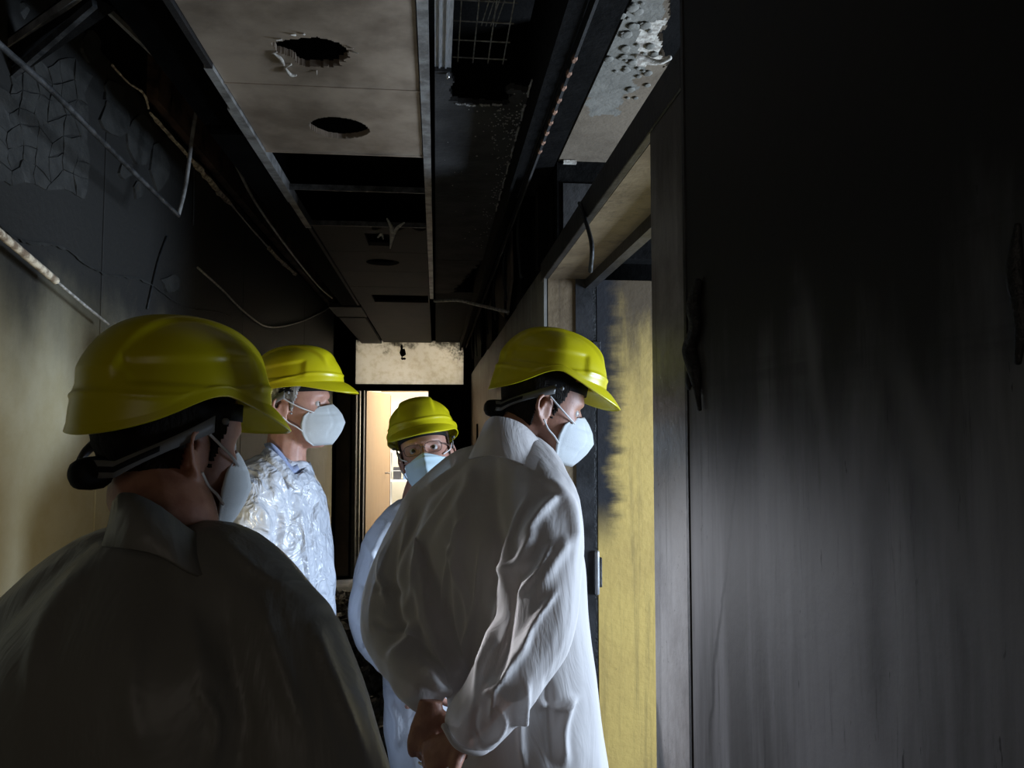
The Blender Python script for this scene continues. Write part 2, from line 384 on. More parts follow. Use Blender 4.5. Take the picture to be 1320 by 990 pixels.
for x, y, w, h in ((150, 150, 22, 30), (182, 180, 18, 42), (206, 215, 14, 32), (163, 220, 9, 14), (180, 245, 8, 12), (222, 365, 15, 13), (146, 118, 14, 18), (120, 60, 16, 22)):
    fixn(mesh_obj('paint_flake', *flake(x, y, w, h, .006, .006), 'flake', WL))
# drooping edge of the smoke-stained paint skin
def skinstrip(pts, drop):
    P = [lw(x, y, .003) for x, y in pts]; n = len(P)
    Q = [p+np.array([.004, 0, -drop*(.3+rng.random())]) for p in P]
    V = P+Q; return V, [(i, i+1, n+i+1, n+i) for i in range(n-1)]
o = mesh_obj('peeling_skin', *skinstrip([(x, 291+x*.41+6*math.sin(x*.06)) for x in range(0, 300, 4)], .009), 'flake', WL)
m = o.modifiers.new('s', 'SOLIDIFY'); m.thickness = .0015

# end wall with doorway, transom light and black frame
WB = struct(mesh_obj('wall_back', *join([boxm(LX-.2, -.886, EY, EY+.15, 0, 3.05), boxm(.317, .6, EY, EY+.15, 0, 3.05), boxm(-.886, .317, EY, EY+.15, 2.55, 3.05),
     boxm(-.886, .317, EY, EY+.15, 1.985, 2.045)]), 'char'), 'burnt black end wall around the far doorway', 'wall')
box('side_panel', (-1.05, -.91, EY-.03, EY, 0.03, 1.95), 'wood_dark', WB)
for x in (-.886, -.80):
    box('frame_post', (x, x+.035, EY-.02, EY+.12, 0, 1.985), 'frame_edge', WB)
box('frame_post', (-.835, -.815, EY-.03, EY+.1, 0, 1.985), 'tbar', WB)
box('fixed_leaf', (-.084, .317, EY+.02, EY+.07, 0, 1.985), 'char', WB)
TR = struct(mesh_obj('window_1', *(lambda: (lambda xs, zs: ([(x, EY+.06, z) for z in zs for x in xs], [(j*len(xs)+i, j*len(xs)+i+1, (j+1)*len(xs)+i+1, (j+1)*len(xs)+i) for j in range(len(zs)-1) for i in range(len(xs)-1)
]))(np.linspace(-.875, .31, 120), np.linspace(2.045, 2.55, 52)))(), 'frosted'),
     'frosted transom pane with a burnt hole and sooty corner above the far doorway', 'window')
mesh_obj('window_frame', *join([bar((-.89, EY+.05, 2.04), (.32, EY+.05, 2.04), .05, .03), bar((-.89, EY+.05, 2.55), (.32, EY+.05, 2.55), .05, .03), bar((-.88, EY+.05, 2.04), (-.88, EY+.05, 2.55), .03, .05), bar((.312, EY+.05, 2.04), (.312, EY+.05, 2.55), .03, .05)]), 'char', TR)
for x, z, a, b in ((-.365, 2.405, .040, .045), (-.375, 2.44, .016, .06), (-.355, 2.335, .032, .014), (-.37, 2.36, .006, .05)):
    k_ = 12; P_ = [(x+a*math.cos(q)*(.7+.5*rng.random()), EY+.056, z+b*math.sin(q)*(.7+.5*rng.random())) for q in np.arange(k_)*2*math.pi/k_]
    o = mesh_obj('burn_mark', P_, [tuple(range(k_))], 'char', TR); m = o.modifiers.new('s', 'SOLIDIFY'); m.thickness = .004
# far wooden door leaf, swung into the room, with handle
D2 = struct(mesh_obj('door_2', *bar((-.77, EY+.14, .995), (-.56, EY+.92, .995), .042, 1.98), 'wood_door'), 'light wooden door leaf standing open at the far doorway', 'door')
tubeo('door_handle', [(-.585, EY+.74, 1.06), (-.545, EY+.735, 1.06), (-.535, EY+.66, 1.06)], .009, 'chrome', D2)
box('edge_strip', (-.575, -.535, EY+.925, EY+.94, 0.02, 1.97), 'wood_dark', D2)
FR = struct(mesh_obj('wall_far_room', *join([boxm(-1.4, 1.6, 11.4, 11.5, 0, 3.05), boxm(-1.4, -1.3, EY+.15, 11.4, 0, 3.05), boxm(1.5, 1.6, EY+.15, 11.4, 0, 3.05), boxm(-1.3, 1.5, EY+.16, 11.4, 2.72, 2.78)]), 'room_wall'), 'bright cream room behind the far doorway', 'wall')
box('pelmet', (-.75, .3, 10.6, 10.7, 2.08, 2.22), 'wood_door', FR)
d3 = struct(box('door_3', (-.735, -.60, 9.62, 9.66, 0, 1.93), 'wood_dark', None, .003), 'narrow dark wooden leaf inside the bright far room', 'door')
box('door_hinge', (-.60, -.585, 9.61, 9.67, 1.2, 1.3), 'chrome', d3)
sh = bpy.data.objects.new('storage_shelf', None); COL.objects.link(sh); sh.location = (-.35, 10.2, 0)
tag(sh, 'white metal storage shelf in the bright far room', 'shelf')
for z in (.5, .9, 1.28, 1.62): box('shelf_board', (-.25, .55, -.15, .15, z-.012, z+.012), 'shelf_white', sh)
for x in (-.24, .54):
    for y in (-.14, .14): box('shelf_post', (x-.012, x+.012, y-.012, y+.012, 0, 1.75), 'shelf_white', sh)
for x, z, m_, w, h, lb in ((-.50, 1.292, 'shelf_thing_red', .06, .16, 'small red carton on the white storage shelf'), (-.42, 1.292, 'shelf_white', .07, .2, 'white carton on the white storage shelf'),
                     (-.50, .912, 'shelf_thing_dark', .1, .16, 'black storage bin low on the white shelf'), (-.38, .912, 'shelf_thing_blue', .08, .2, 'blue carton low on the white shelf')):
    e = box('carton', (x-w/2, x+w/2, 10.1, 10.25, z, z+h), m_, None, .004); tag(e, lb, 'box')
    box('carton_flap', (x-w/2, x+w/2, 10.098, 10.1, z+h*.7, z+h*.74), 'shelf_white', e)

# right wall: boards beyond the door, charred studs above them
WR = struct(box('wall_right', (RX+.02, RX+.14, 2.66, EY+.1, 0, 2.16), 'char'), 'soot-greyed board wall between the near door and the far doorway', 'wall')
yy = [2.68, 3.05, 3.6, 4.2, 4.85, 5.6, 6.5, 7.4, EY]
for a, b in zip(yy[:-1], yy[1:]):
    box('wall_panel', (RX, RX+.022, a+.005, b-.005, 0, 2.165+rng.normal(0, .008)), 'right_panel', WR, .002)
box('switch_plate', (RX-.012, RX, 6.9, 7.02, 1.42, 1.62), 'char', WR)
o = mesh_obj('torn_board', *join([([pX(632, 395, RX+.01), pX(640, 365, RX+.01), pX(661, 297, RX+.01), pX(662, 360, RX+.01), pX(655, 412, RX+.01), pX(645, 402, RX+.01)], [(0, 1, 2, 3, 4, 5)])]), 'soffit', WR)
m = o.modifiers.new('s', 'SOLIDIFY'); m.thickness = .012
box('header_beam', (RX+.03, RX+.15, 2.62, EY+.1, 2.17, 3.05), 'char', WR)
for y in (2.75, 3.3, 4.1, 5.1, 6.3): box('charred_stud', (RX-.01, RX+.03, y, y+.07, 2.17, 3.05), 'char', WR)
for k in range(7):
    y = 3.2+k*.7; tubeo('hanging_shred', [(RX-.02, y, 2.6), (RX-.035, y+.02, 2.42), (RX-.025, y-.02, 2.26-.05*rng.random())], .008, 'black_wire', WR)

# near right wall panel
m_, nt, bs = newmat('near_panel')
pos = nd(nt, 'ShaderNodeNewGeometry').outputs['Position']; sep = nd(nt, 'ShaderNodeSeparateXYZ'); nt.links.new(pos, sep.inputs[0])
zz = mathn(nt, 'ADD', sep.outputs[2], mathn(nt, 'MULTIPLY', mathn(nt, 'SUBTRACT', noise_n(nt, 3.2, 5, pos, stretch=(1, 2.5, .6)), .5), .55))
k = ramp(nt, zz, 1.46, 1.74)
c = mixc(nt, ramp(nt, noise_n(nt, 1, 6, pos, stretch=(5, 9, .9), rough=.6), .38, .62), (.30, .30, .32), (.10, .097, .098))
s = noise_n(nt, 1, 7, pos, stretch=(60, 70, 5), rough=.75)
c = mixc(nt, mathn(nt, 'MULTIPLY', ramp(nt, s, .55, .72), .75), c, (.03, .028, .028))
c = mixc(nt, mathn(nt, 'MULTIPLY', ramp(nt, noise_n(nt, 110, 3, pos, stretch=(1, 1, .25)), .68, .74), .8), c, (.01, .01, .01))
hb = noise_n(nt, 1, 5, pos, stretch=(1, 1.2, 26), rough=.6)   # horizontal dark bands painted as shadows of the melted strip
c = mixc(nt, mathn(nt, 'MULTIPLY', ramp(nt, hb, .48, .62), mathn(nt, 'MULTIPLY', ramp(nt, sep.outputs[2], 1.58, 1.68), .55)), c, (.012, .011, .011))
def streakline(c, A, B, w, col, amt):
    a, b = pX(*A, .352), pX(*B, .352); dy, dz = b[1]-a[1], b[2]-a[2]; L_ = math.hypot(dy, dz)
    yy_ = mathn(nt, 'ADD', sep.outputs[1], mathn(nt, 'MULTIPLY', mathn(nt, 'SUBTRACT', noise_n(nt, 7, 4, pos), .5), .05))
    d_ = mathn(nt, 'ABSOLUTE', mathn(nt, 'SUBTRACT', mathn(nt, 'MULTIPLY', yy_, dz/L_), mathn(nt, 'ADD', mathn(nt, 'MULTIPLY', sep.outputs[2], dy/L_), (a[1]*dz-a[2]*dy)/L_)), 0)
    m1 = mathn(nt, 'MULTIPLY', mathn(nt, 'SUBTRACT', 1, ramp(nt, d_, 0, w)), mathn(nt, 'MULTIPLY', ramp(nt, sep.outputs[2], min(a[2], b[2])-.03, min(a[2], b[2])+.08), mathn(nt, 'SUBTRACT', 1, ramp(nt, sep.outputs[2], max(a[2], b[2])-.08, max(a[2], b[2])+.03))))
    return mixc(nt, mathn(nt, 'MULTIPLY', m1, amt), c, col)
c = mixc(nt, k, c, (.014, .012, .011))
c = streakline(c, (1150, 450), (1290, 860), .028, (.24, .24, .25), .85)
c = streakline(c, (1035, 370), (1085, 700), .022, (.22, .22, .23), .75)
c = streakline(c, (1128, 560), (1135, 960), .035, (.03, .026, .024), .7)
c = streakline(c, (962, 480), (912, 980), .008, (.03, .028, .028), .8)
setc(nt, bs.inputs['Base Color'], c); bs.inputs['Roughness'].default_value = .55; bs.inputs['Specular IOR Level'].default_value = .35
bump(nt, bs, noise_n(nt, 45, 6, pos), .05)
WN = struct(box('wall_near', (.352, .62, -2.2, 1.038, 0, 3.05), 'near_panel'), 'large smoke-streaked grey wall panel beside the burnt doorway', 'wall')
mesh_obj('edge_profile', *boxm(.350, .40, 1.040, 1.050, 0, 2.6), 'frame_edge', WN)
P = [pX(x, y, .346) for x, y in ((900, 362), (894, 395), (897, 420), (890, 450), (896, 480), (899, 505), (902, 528))]
melt = fixn(mesh_obj('melted_plastic', *tube(P, [.005, .011, .008, .012, .010, .005, .003], 8, 6), 'black_wire', None, True))
tag(melt, 'blackened melted plastic strip stuck to the smoke-streaked panel by the doorway', 'plastic')
for (x, y), r in (((893, 430), .010), ((889, 462), .011), ((896, 385), .009), ((888, 490), .009)):
    mesh_obj('drip', *ell(pX(x, y, .346), (.005, r*.7, r*1.6)), 'black_wire', melt, True)
P = [pX(x, y, .346) for x, y in ((1312, 290), (1308, 350), (1316, 410), (1312, 468))]
melt2 = fixn(mesh_obj('melted_plastic', *tube(P, [.002, .005, .004, .002], 8, 6), 'black_wire', None, True))
tag(melt2, 'thin melted plastic strip at the darkest end of the streaked panel', 'plastic')
struct(box('wall_behind', (LX-.2, .7, -2.3, -2.2, 0, .9), 'char'), 'dark wall behind the viewpoint', 'wall')

# doorway on the right: steel frame, deep reveal, open leaf, opening above
FY0, FY1 = 1.29, 2.60
DF = struct(mesh_obj('trim_1', *boxm(RX, RX+.135, FY1, 2.66, 0, 2.165), 'frame_paint'), 'tan painted steel door frame around the burnt doorway', 'door frame')
box('near_jamb', (RX-.008, RX+.012, 1.072, FY0, 0, 2.10), 'metal_jamb', DF, .004)
box('near_reveal', (RX+.012, RX+.135, 1.115, FY0-.012, 0, 2.10), 'frame_paint', DF)
box('header_soffit', (RX+.006, RX+.135, 1.115, FY1, 2.098, 2.155), 'frame_paint', DF)
box('header_face', (RX-.012, RX+.006, 1.105, 2.67, 2.098, 2.165), 'frame_edge', DF, .003)
box('header_rebate', (RX+.135, RX+.165, 1.115, FY1+.03, 2.065, 2.12), 'frame_edge', DF)
box('rebate', (RX+.10, RX+.162, FY1-.006, FY1+.03, 0, 2.098), 'rebate', DF)
box('far_casing', (RX-.01, RX+.004, FY1, 2.67, 0, 2.10), 'right_panel', DF)
box('seal_gap', (RX+.162, RX+.172, FY1, FY1+.02, 0, 2.10), 'black_wire', DF)
DL = sooted('leaf_paint', (.78, .55, .17), (.12, .088, .055), 1.60, 2.05, .30, 5, rough=.45, base2=(.68, .47, .15), streak=.4, stretch=(3, 3, .8))
nt = DL.node_tree; bs = nt.nodes['Principled BSDF']   # wiped soot along the hinge edge of the leaf
pos = nd(nt, 'ShaderNodeNewGeometry').outputs['Position']; sep = nd(nt, 'ShaderNodeSeparateXYZ'); nt.links.new(pos, sep.inputs[0])
old = bs.inputs['Base Color'].links[0].from_socket
kx = mathn(nt, 'ADD', mathn(nt, 'MULTIPLY', sep.outputs[0], -1), mathn(nt, 'MULTIPLY', mathn(nt, 'SUBTRACT', noise_n(nt, 1, 6, pos, stretch=(6, 1, 26)), .5), .12))
kx = mathn(nt, 'MULTIPLY', ramp(nt, kx, -.66, -.58), ramp(nt, sep.outputs[2], 1.12, 1.34))
setc(nt, bs.inputs['Base Color'], mixc(nt, kx, old, (.03, .03, .034)))
D1 = struct(box('door_1', (RX+.174, 1.36, FY1+.0, FY1+.042, .01, 2.098), 'leaf_paint', None, .002), 'yellow door leaf blackened on its upper half, standing open into the burnt room', 'door')
hg = box('hinge', (RX+.158, RX+.186, FY1-.012, FY1+.002, 1.04, 1.14), 'steel_dark', D1, .002)
tubeo('hinge_pin', [(RX+.168, FY1-.014, 1.02), (RX+.168, FY1-.014, 1.16)], .008, 'galv', D1)
box('hinge', (RX+.158, RX+.186, FY1-.012, FY1+.002, 1.78, 1.88), 'steel_dark', D1, .002)
# opening above the header
box('upper_reveal', (RX+.03, .9, 2.555, 2.64, 2.165, 2.5), 'char', DF)
box('reveal_strip', (RX+.05, .58, 2.548, 2.556, 2.17, 2.42), 'ceil_board', DF)
def holed_plate(name, x0, x1, y0, y1, z, th, nx, ny, inside, mat, parent, mats=None, pick=None):
    xs = np.linspace(x0, x1, nx+1); ysl = np.linspace(y0, y1, ny+1); keep = {}
    V = []; Fc = []; fm = []
    for j in range(ny):
        for i in range(nx):
            cx, cy_ = (xs[i]+xs[i+1])/2, (ysl[j]+ysl[j+1])/2
            if not inside(cx, cy_): keep[(i, j)] = 1
    idx = {}
    def vid(i, j, t):
        if (i, j, t) not in idx: idx[(i, j, t)] = len(V); V.append((xs[i], ysl[j], z+(th if t else 0)))
        return idx[(i, j, t)]
    for (i, j) in keep:
        Fc.append((vid(i, j, 0), vid(i, j+1, 0), vid(i+1, j+1, 0), vid(i+1, j, 0))); fm.append(pick((xs[i]+xs[i+1])/2, (ysl[j]+ysl[j+1])/2) if pick else 0)
        Fc.append((vid(i, j, 1), vid(i+1, j, 1), vid(i+1, j+1, 1), vid(i, j+1, 1))); fm.append(0)
        for (di, dj, a, b) in ((-1, 0, (i, j), (i, j+1)), (1, 0, (i+1, j+1), (i+1, j)), (0, -1, (i+1, j), (i, j)), (0, 1, (i, j+1), (i+1, j+1))):
            if (i+di, j+dj) not in keep:
                Fc.append((vid(*a, 0), vid(*a, 1), vid(*b, 1), vid(*b, 0))); fm.append(0)
    return mesh_obj(name, V, Fc, mat, parent, mats=mats, fm=fm if mats else None)
def n2(x, y, s, sd=0): return mnoise.noise(Vector((x*s, y*s, sd)))
def so_in(x, y):  # burnt-through hole in the soffit
    p = proj([(x, y, 2.5)])[0]; return abs(p[0]-866+n2(x, y, 30)*10) < 14 and 26+n2(x, y, 25, 3)*14 < p[1] < 80+n2(x, y, 25, 5)*12 or (p[0] > 862 and p[1] < 90)
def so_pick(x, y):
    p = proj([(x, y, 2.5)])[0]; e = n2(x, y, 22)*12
    if abs(p[0]-838+(p[1]-52)*.15+e*.8) < 15 and 26+e < p[1] < 84+e: return 2  # light showing through the hole, painted as a white patch
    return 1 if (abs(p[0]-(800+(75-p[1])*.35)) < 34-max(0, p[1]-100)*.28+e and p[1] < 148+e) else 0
holed_plate('upper_soffit', RX+.035, .95, .95, 2.56, 2.5, .02, 100, 160, so_in, 'soffit', DF, ['soffit', 'soffit_grey', 'ash_and_lit_spot'], so_pick)
for k in range(45):   # blistered plaster crumbs
    x, y = 800+rng.normal(18, 14), 55+rng.normal(0, 32); p = pZ(x, y, 2.497); r = .003+.006*rng.random()**2
    mesh_obj('plaster_blister', *ell(p, (r*1.6, r*2, r*.35), None, 8, 6), 'soffit_grey', DF, True)
tubeo('torn_lit_rim', [pZ(820, 72, 2.497), pZ(838, 78, 2.49), pZ(852, 80, 2.485), pZ(864, 74, 2.49)], .006, 'ash_and_lit_spot', DF)  # torn edge of the hole, its lit brightness put into the colour
box('white_tape', (.43, .475, 2.535, 2.55, 2.486, 2.497), 'ash_and_lit_spot', DF)
# the burnt room behind
struct(mesh_obj('wall_room', *join([boxm(RX+.14, 3.0, 2.95, 3.05, 0, 3.05), boxm(2.9, 3.0, -.5, 3.0, 0, 3.05), boxm(.62, 3.0, -.6, -.5, 0, 3.05)]), 'char'), 'charred walls of the room behind the near doorway', 'wall')
tubeo('hanging_wire', [pX(747, 262, .365), pX(756, 288, .362), pX(763, 318, .362), pX(761, 350, .366)], .0055, 'black_wire')
tag(bpy.data.objects['hanging_wire'], 'short black wire hanging from the steel door header', 'wire')

# ------------------------------------------------------------------ suspended ceiling
CZ = 2.5
CE = struct(mesh_obj('ceiling_grid', *join([boxm(-.047, -.022, 1.2, 5.4, CZ-.006, CZ+.03)]), 'tbar'), 'pale metal centre rail of the suspended ceiling', 'ceiling rail')
def hole(cx, cy, rx, ry, rag, sd):
    def f(x, y):
        a = math.atan2(y-cy, x-cx); k = 1+rag*(mnoise.noise(Vector((math.cos(a)*1.3, math.sin(a)*1.3, sd)))+.35*mnoise.noise(Vector((math.cos(a)*7, math.sin(a)*7, sd))))
        return ((x-cx)/rx)**2+((y-cy)/ry)**2 < k*k
    return f
tiles = [(1.06, 1.55, None, 'tile'), (1.555, 2.05, hole(-.30, 1.865, .088, .075, .38, 1), 'tile'), (2.055, 2.555, hole(-.30, 2.34, .09, .085, .05, 2), 'tile'),
         (3.49, 4.0, lambda x, y: (-.34 < x < -.23 and 3.62 < y < 3.86) or (x > -.30 and x < -.05 and y < 3.52+.03*math.sin(x*60)), 'tile_burnt'), (4.005, 4.5, hole(-.3, 4.25, .09, .085, .05, 4), 'tile_burnt'), (4.505, 5.0, None, 'tile_burnt'), (5.005, 5.6, lambda x, y: y > 5.3 and x > -.45 and x < -.06, 'tile_burnt'), (5.605, 8.25, None, 'tile_burnt')]
for a, b, f, mt in tiles:
    if f is None: box('ceiling_tile', (-.565, -.05, a, b, CZ, CZ+.018), mt, CE, .002)
    else: holed_plate('ceiling_tile', -.565, -.05, a, b, CZ, .018, 120, 110, f, mt, CE)
for y in (2.965, 3.485): mesh_obj('cross_rail', *boxm(-.575, -.045, y-.004, y+.004, CZ-.002, CZ+.02), 'steel_dark', CE)
for y in (1.5525, 2.0525, 2.56): mesh_obj('cross_rail', *boxm(-.575, -.045, y-.003, y+.003, CZ-.003, CZ+.02), 'tile', CE)
for a, b, w in ((1.0, 1.95, .008), (1.95, 2.2, .014), (2.2, 3.1, .022), (3.1, 3.5, .018), (3.5, 5.7, .008)):
    mesh_obj('edge_angle', *boxm(-.575-w, -.567, a, b, CZ-.012, CZ+.028), 'tbar' if 1.9 < a < 3.3 else 'tile_burnt', CE)
box('bulkhead', (-.72, -.60, 1.0, 5.75, CZ+.02, 3.05), 'void', CE)
box('bulkhead_flange', (-.70, -.585, 2.4, 5.8, CZ-.01, CZ+.02), 'void', CE)
box('end_board', (-.80, -.56, 5.75, 6.25, CZ-.02, CZ+.01), 'tile_burnt', CE)
box('end_board', (-.79, -.58, 6.3, 8.2, CZ-.02, CZ+.01), 'tile_burnt', CE)
for a, b in ((.075, 2.035), (.07, 2.3), (-.02, 2.2)): pass
# burnt insulation tuft and rags
def shred(name, pts, r, parent=None, mat='ash_and_lit_spot'):
    return fixn(mesh_obj(name, *tube(pts, r, 6, 5), mat, parent, True))
t = shred('burnt_rag', [pZ(499, 282, 2.46), pZ(504, 292, 2.46), pZ(506, 302, 2.45), pZ(503, 320, 2.44)], [.004, .008, .012, .003]); tag(t, 'pale shredded rag dangling below a square hole in the ceiling', 'rag')
shred('rag_strand', [pZ(506, 304, 2.45), pZ(512, 294, 2.45), pZ(521, 287, 2.45)], [.01, .008, .003], t); shred('rag_strand', [pZ(487, 306, 2.45), pZ(492, 302, 2.45), pZ(494, 308, 2.45)], [.004, .006, .003], t)
t = shred('burnt_rag', [pY(296, 200, 3.2), pY(306, 204, 3.2), pY(316, 203, 3.2), pY(330, 196, 3.2), pY(341, 186, 3.2)], [.012, .03, .02, .008, .003]); tag(t, 'pale crumpled rag caught on the wire beside the ceiling edge', 'rag')
shred('rag_strand', [pY(318, 203, 3.2), pY(332, 199, 3.2), pY(338, 190, 3.2)], [.01, .008, .004], t); shred('rag_strand', [pY(306, 200, 3.2), pY(312, 175, 3.2), pY(311, 150, 3.2)], [.003, .002, .002], t)
# ragged fringe of the burnt-through tile
for k in range(26):
    a = k/26*2*math.pi; c_ = np.array([-.30+.092*math.cos(a), 1.865+.092*math.sin(a), CZ-.002])
    if rng.random() < .72: continue
    shred('torn_fringe', [c_, c_+np.array([.012*math.cos(a)*rng.normal(1, .5), .012*math.sin(a), -.006])*(.4+rng.random())], [.0028, .0010], CE)
shred('torn_fringe', [pZ(368, 88, CZ-.004), pZ(374, 96, CZ-.01), pZ(382, 97, CZ-.01)], [.003, .005, .003], CE); shred('torn_fringe', [pZ(352, 68, CZ-.004), pZ(362, 76, CZ-.008), pZ(366, 84, CZ-.006)], [.002, .005, .003], CE)
# right-hand ceiling board with torn hole
def rb_in(x, y):
    e = n2(x, y, 16)*.035+n2(x, y, 45)*.012
    return y < 1.93 or (x > .035+e*.3 and y < 2.12+e-(.10 if x > .2+e else 0))
box_r = holed_plate('ceiling_board', -.008, .25, 1.5, 4.15, CZ, .015, 60, 300, rb_in, 'ceil_board', CE)
holed_plate('ceiling_board', -.008, .25, 4.16, 5.2, CZ, .015, 40, 80, lambda x, y: x > .25-(y-4.1)*.13+n2(x, y, 20)*.03, 'ceil_board', CE)
holed_plate('ceiling_board', -.008, .25, 5.2, 8.25, CZ+.01, .015, 4, 10, lambda x, y: False, 'char', CE)
sp = []
for k in range(260):
    x, y = rng.uniform(560, 690), 0
    if k < 110: px, py = 655+rng.normal(0, 18), 140+abs(rng.normal(0, 28))
    elif k < 230: yv = rng.uniform(120, 320); px, py = 690-(yv-100)*.30-abs(rng.normal(0, 9)), yv
    else: px, py = rng.uniform(560, 680), rng.uniform(100, 300)
    p = pZ(px, py, CZ-.001)
    if p[0] > .248 or rb_in(p[0], p[1]): continue
    r = .0012+.0028*rng.random(); sp.append(ell(p, (r, r*1.3, .0012), None, 5, 4))
o = mesh_obj('ash_specks', *join(sp), 'speck', CE); o['kind'] = 'stuff'
for k in range(8): # bright chipped lip of the board
    y = 1.95+k*.16; ragged('chipped_edge', [(.248, y, CZ-.002), (.246, y+.05, CZ-.003), (.249, y+.11, CZ-.002)], .004, 'speck', CE)
for x, y in ((.05, 2.12), (.08, 2.125), (.12, 2.12), (.155, 2.115)): ragged('chipped_edge', [(x, y, CZ-.002), (x+.012, y+.004, CZ-.002), (x+.026, y+.001, CZ-.002)], .004, 'speck', CE)
mesh_obj('edge_board', *boxm(.252, .262, 1.0, 8.2, CZ-.09, CZ+.2), 'char', CE)
for x0, x1, mt, z in ((.262, .30, 'char', CZ-.05), (.30, .312, 'ceil_board', CZ-.03), (.315, .322, 'ceil_board', CZ-.06), (.335, .40, 'char', CZ-.02)):
    mesh_obj('long_rail', *boxm(x0, x1, 1.0, 2.9 if z > CZ-.04 else 8.2, z, z+.035), mt, CE)
for k in range(9):
    y = 1.72+k*.075; mesh_obj('brick_chip', *ell((.318, y, CZ-.055), (.008, .022, .008), None, 6, 5), 'brick', CE)
# steel channel and wire mesh in the opening
CH = mesh_obj('steel_channel', *join([boxm(-0.008, 0.034, 1.0, 1.935, CZ+.012, CZ+.016), boxm(-0.008, -0.005, 1.0, 1.935, CZ+.016, CZ+.05), boxm(0.031, 0.034, 1.0, 1.935, CZ+.016, CZ+.05), boxm(0.002, 0.006, 1.0, 1.935, CZ+.008, CZ+.012), boxm(0.018, 0.022, 1.0, 1.935, CZ+.008, CZ+.012)]), 'galv')
tag(CH, 'bright ribbed steel channel in the open ceiling beside the wire mesh', 'channel')
mesh_obj('bolt', *ell((.026, 1.94, CZ-.004), (.006, .006, .012), None, 8, 6), 'chrome', CH, True)
WM = bpy.data.objects.new('cable_tray', None); COL.objects.link(WM); WM.location = (.1, 1.6, CZ+.1); tag(WM, 'thin wire mesh tray inside the torn ceiling', 'mesh tray')
for k in range(4):
    x = -.045+k*.042; fixn(mesh_obj('tray_wire', *tube([(x, -.6, 0), (x, .48, 0)], .0018, 6, 1), 'wire', WM))
for k in range(9):
    y = -.3+k*.095; fixn(mesh_obj('tray_wire', *tube([(-.06, y, .003), (.09, y, .003)], .0018, 6, 1), 'wire', WM))
for k in range(4):
    x = .01+k*.012; tubeo('loose_strand', [(x, .3, .01), (x+.015, .1, -.01), (x+.05, -.1, .02)], .0014, 'wire', WM)
# hangers, rods and loose wires along the left side
def rod(name, pts, r, mat, label, cat='wire', sm=1, n=8):
    o = fixn(mesh_obj(name, *tube(pts, r, n, sm), mat, None, True)); tag(o, label, cat); return o
XR = -.86
rod('bent_rod', [pX(-40, 20, XR), pX(0, 58, XR), pX(72, 122, XR), pX(150, 200, XR), pX(230, 278, XR)], .007, 'steel_dark', 'long sagging steel rod in front of the blackened upper wall', 'rod', 4)
rod('bent_wire', [pX(230, 277, XR), pX(240, 235, XR), pX(250, 160, XR), pX(257, 137, XR), pX(268, 150, XR), pX(298, 200, XR), pX(330, 262, XR), pX(375, 325, XR), pX(410, 368, XR), pX(428, 384, XR)], .007, 'tbar', 'bent grey wire rising to a peak and running down along the ceiling edge', 'wire', 3)
rod('hanging_cable', [pX(250, 195, -1.044), pX(250, 240, -1.044), pX(249, 290, -1.044)], .004, 'black_wire', 'thin black cable hanging straight down the sooty wall', 'cable', 3)
rod('hanging_cable', [pX(215, 305, -1.044), pX(203, 340, -1.044), pX(190, 398, -1.044)], .004, 'black_wire', 'thin black cable slanting down the sooty wall', 'cable', 3)
rod('sagging_wire', [pX(255, 345, -1.04), pX(285, 372, -1.04), pX(315, 402, -1.04), pX(345, 421, -1.04), pX(380, 417, -1.04), pX(408, 406, -1.04), pX(424, 397, -1.04)], .0055, 'wire', 'thin pale wire sagging in a loop below the burnt left ceiling', 'wire', 5)
rod('steel_rod', [pX(-30, 275, -1.0), pX(0, 301, -1.0), pX(72, 362, -1.0)], .010, 'bare_edge', 'short pale rod leaning along the yellow wall', 'rod', 2)
rod('thin_wire', [pX(72, 362, -1.0), pX(110, 394, -1.0), pX(140, 418, -1.0)], .004, 'wire', 'thin wire running on from the pale rod along the wall', 'wire', 2)
for a, b, l in (((-20, 80), (130, -26), 'upper of two slanting steel rails near the peeling plaster'), ((0, 110), (122, 4), 'lower of two slanting steel rails near the peeling plaster')):
    o = fixn(mesh_obj('ceiling_rail', *bar(pY(*a, 2.0), pY(*b, 1.75), .012, .02), 'tbar' if 'upper' in l else 'steel_dark')); tag(o, l, 'rail')
o = fixn(mesh_obj('ceiling_joist', *bar(pY(-20, 100, 2.03), pY(135, -10, 1.80), .05, .06), 'char')); tag(o, 'black charred joist between the two slanting steel rails', 'joist')
for a, b, l in (((120, -5), (218, 88), 'long grey hanger rail under the black void'), ((165, -2), (240, 90), 'thin grey hanger rail beside the ceiling bulkhead')):
    o = fixn(mesh_obj('hanger_rail', *bar(pX(*a, -.80 if 'long' in l else -.745), pX(*b, -.80 if 'long' in l else -.745), .010, .014), 'tbar')); tag(o, l, 'rail')
rod('loose_cable', [pY(560, 388, 4.2), pY(590, 387, 4.0), pY(612, 392, 3.9), pY(655, 402, 3.6)], .008, 'wire', 'loose charred cable hanging across the far right ceiling corner', 'cable', 4)
o = fixn(mesh_obj('plaster_lump', *tube([pY(0, 12, 2.0), pY(15, 18, 2.0), pY(32, 8, 2.0)], [.02, .03, .015], 7, 3), 'flake')); tag(o, 'grey plaster lump stuck above the slanting rails', 'plaster')

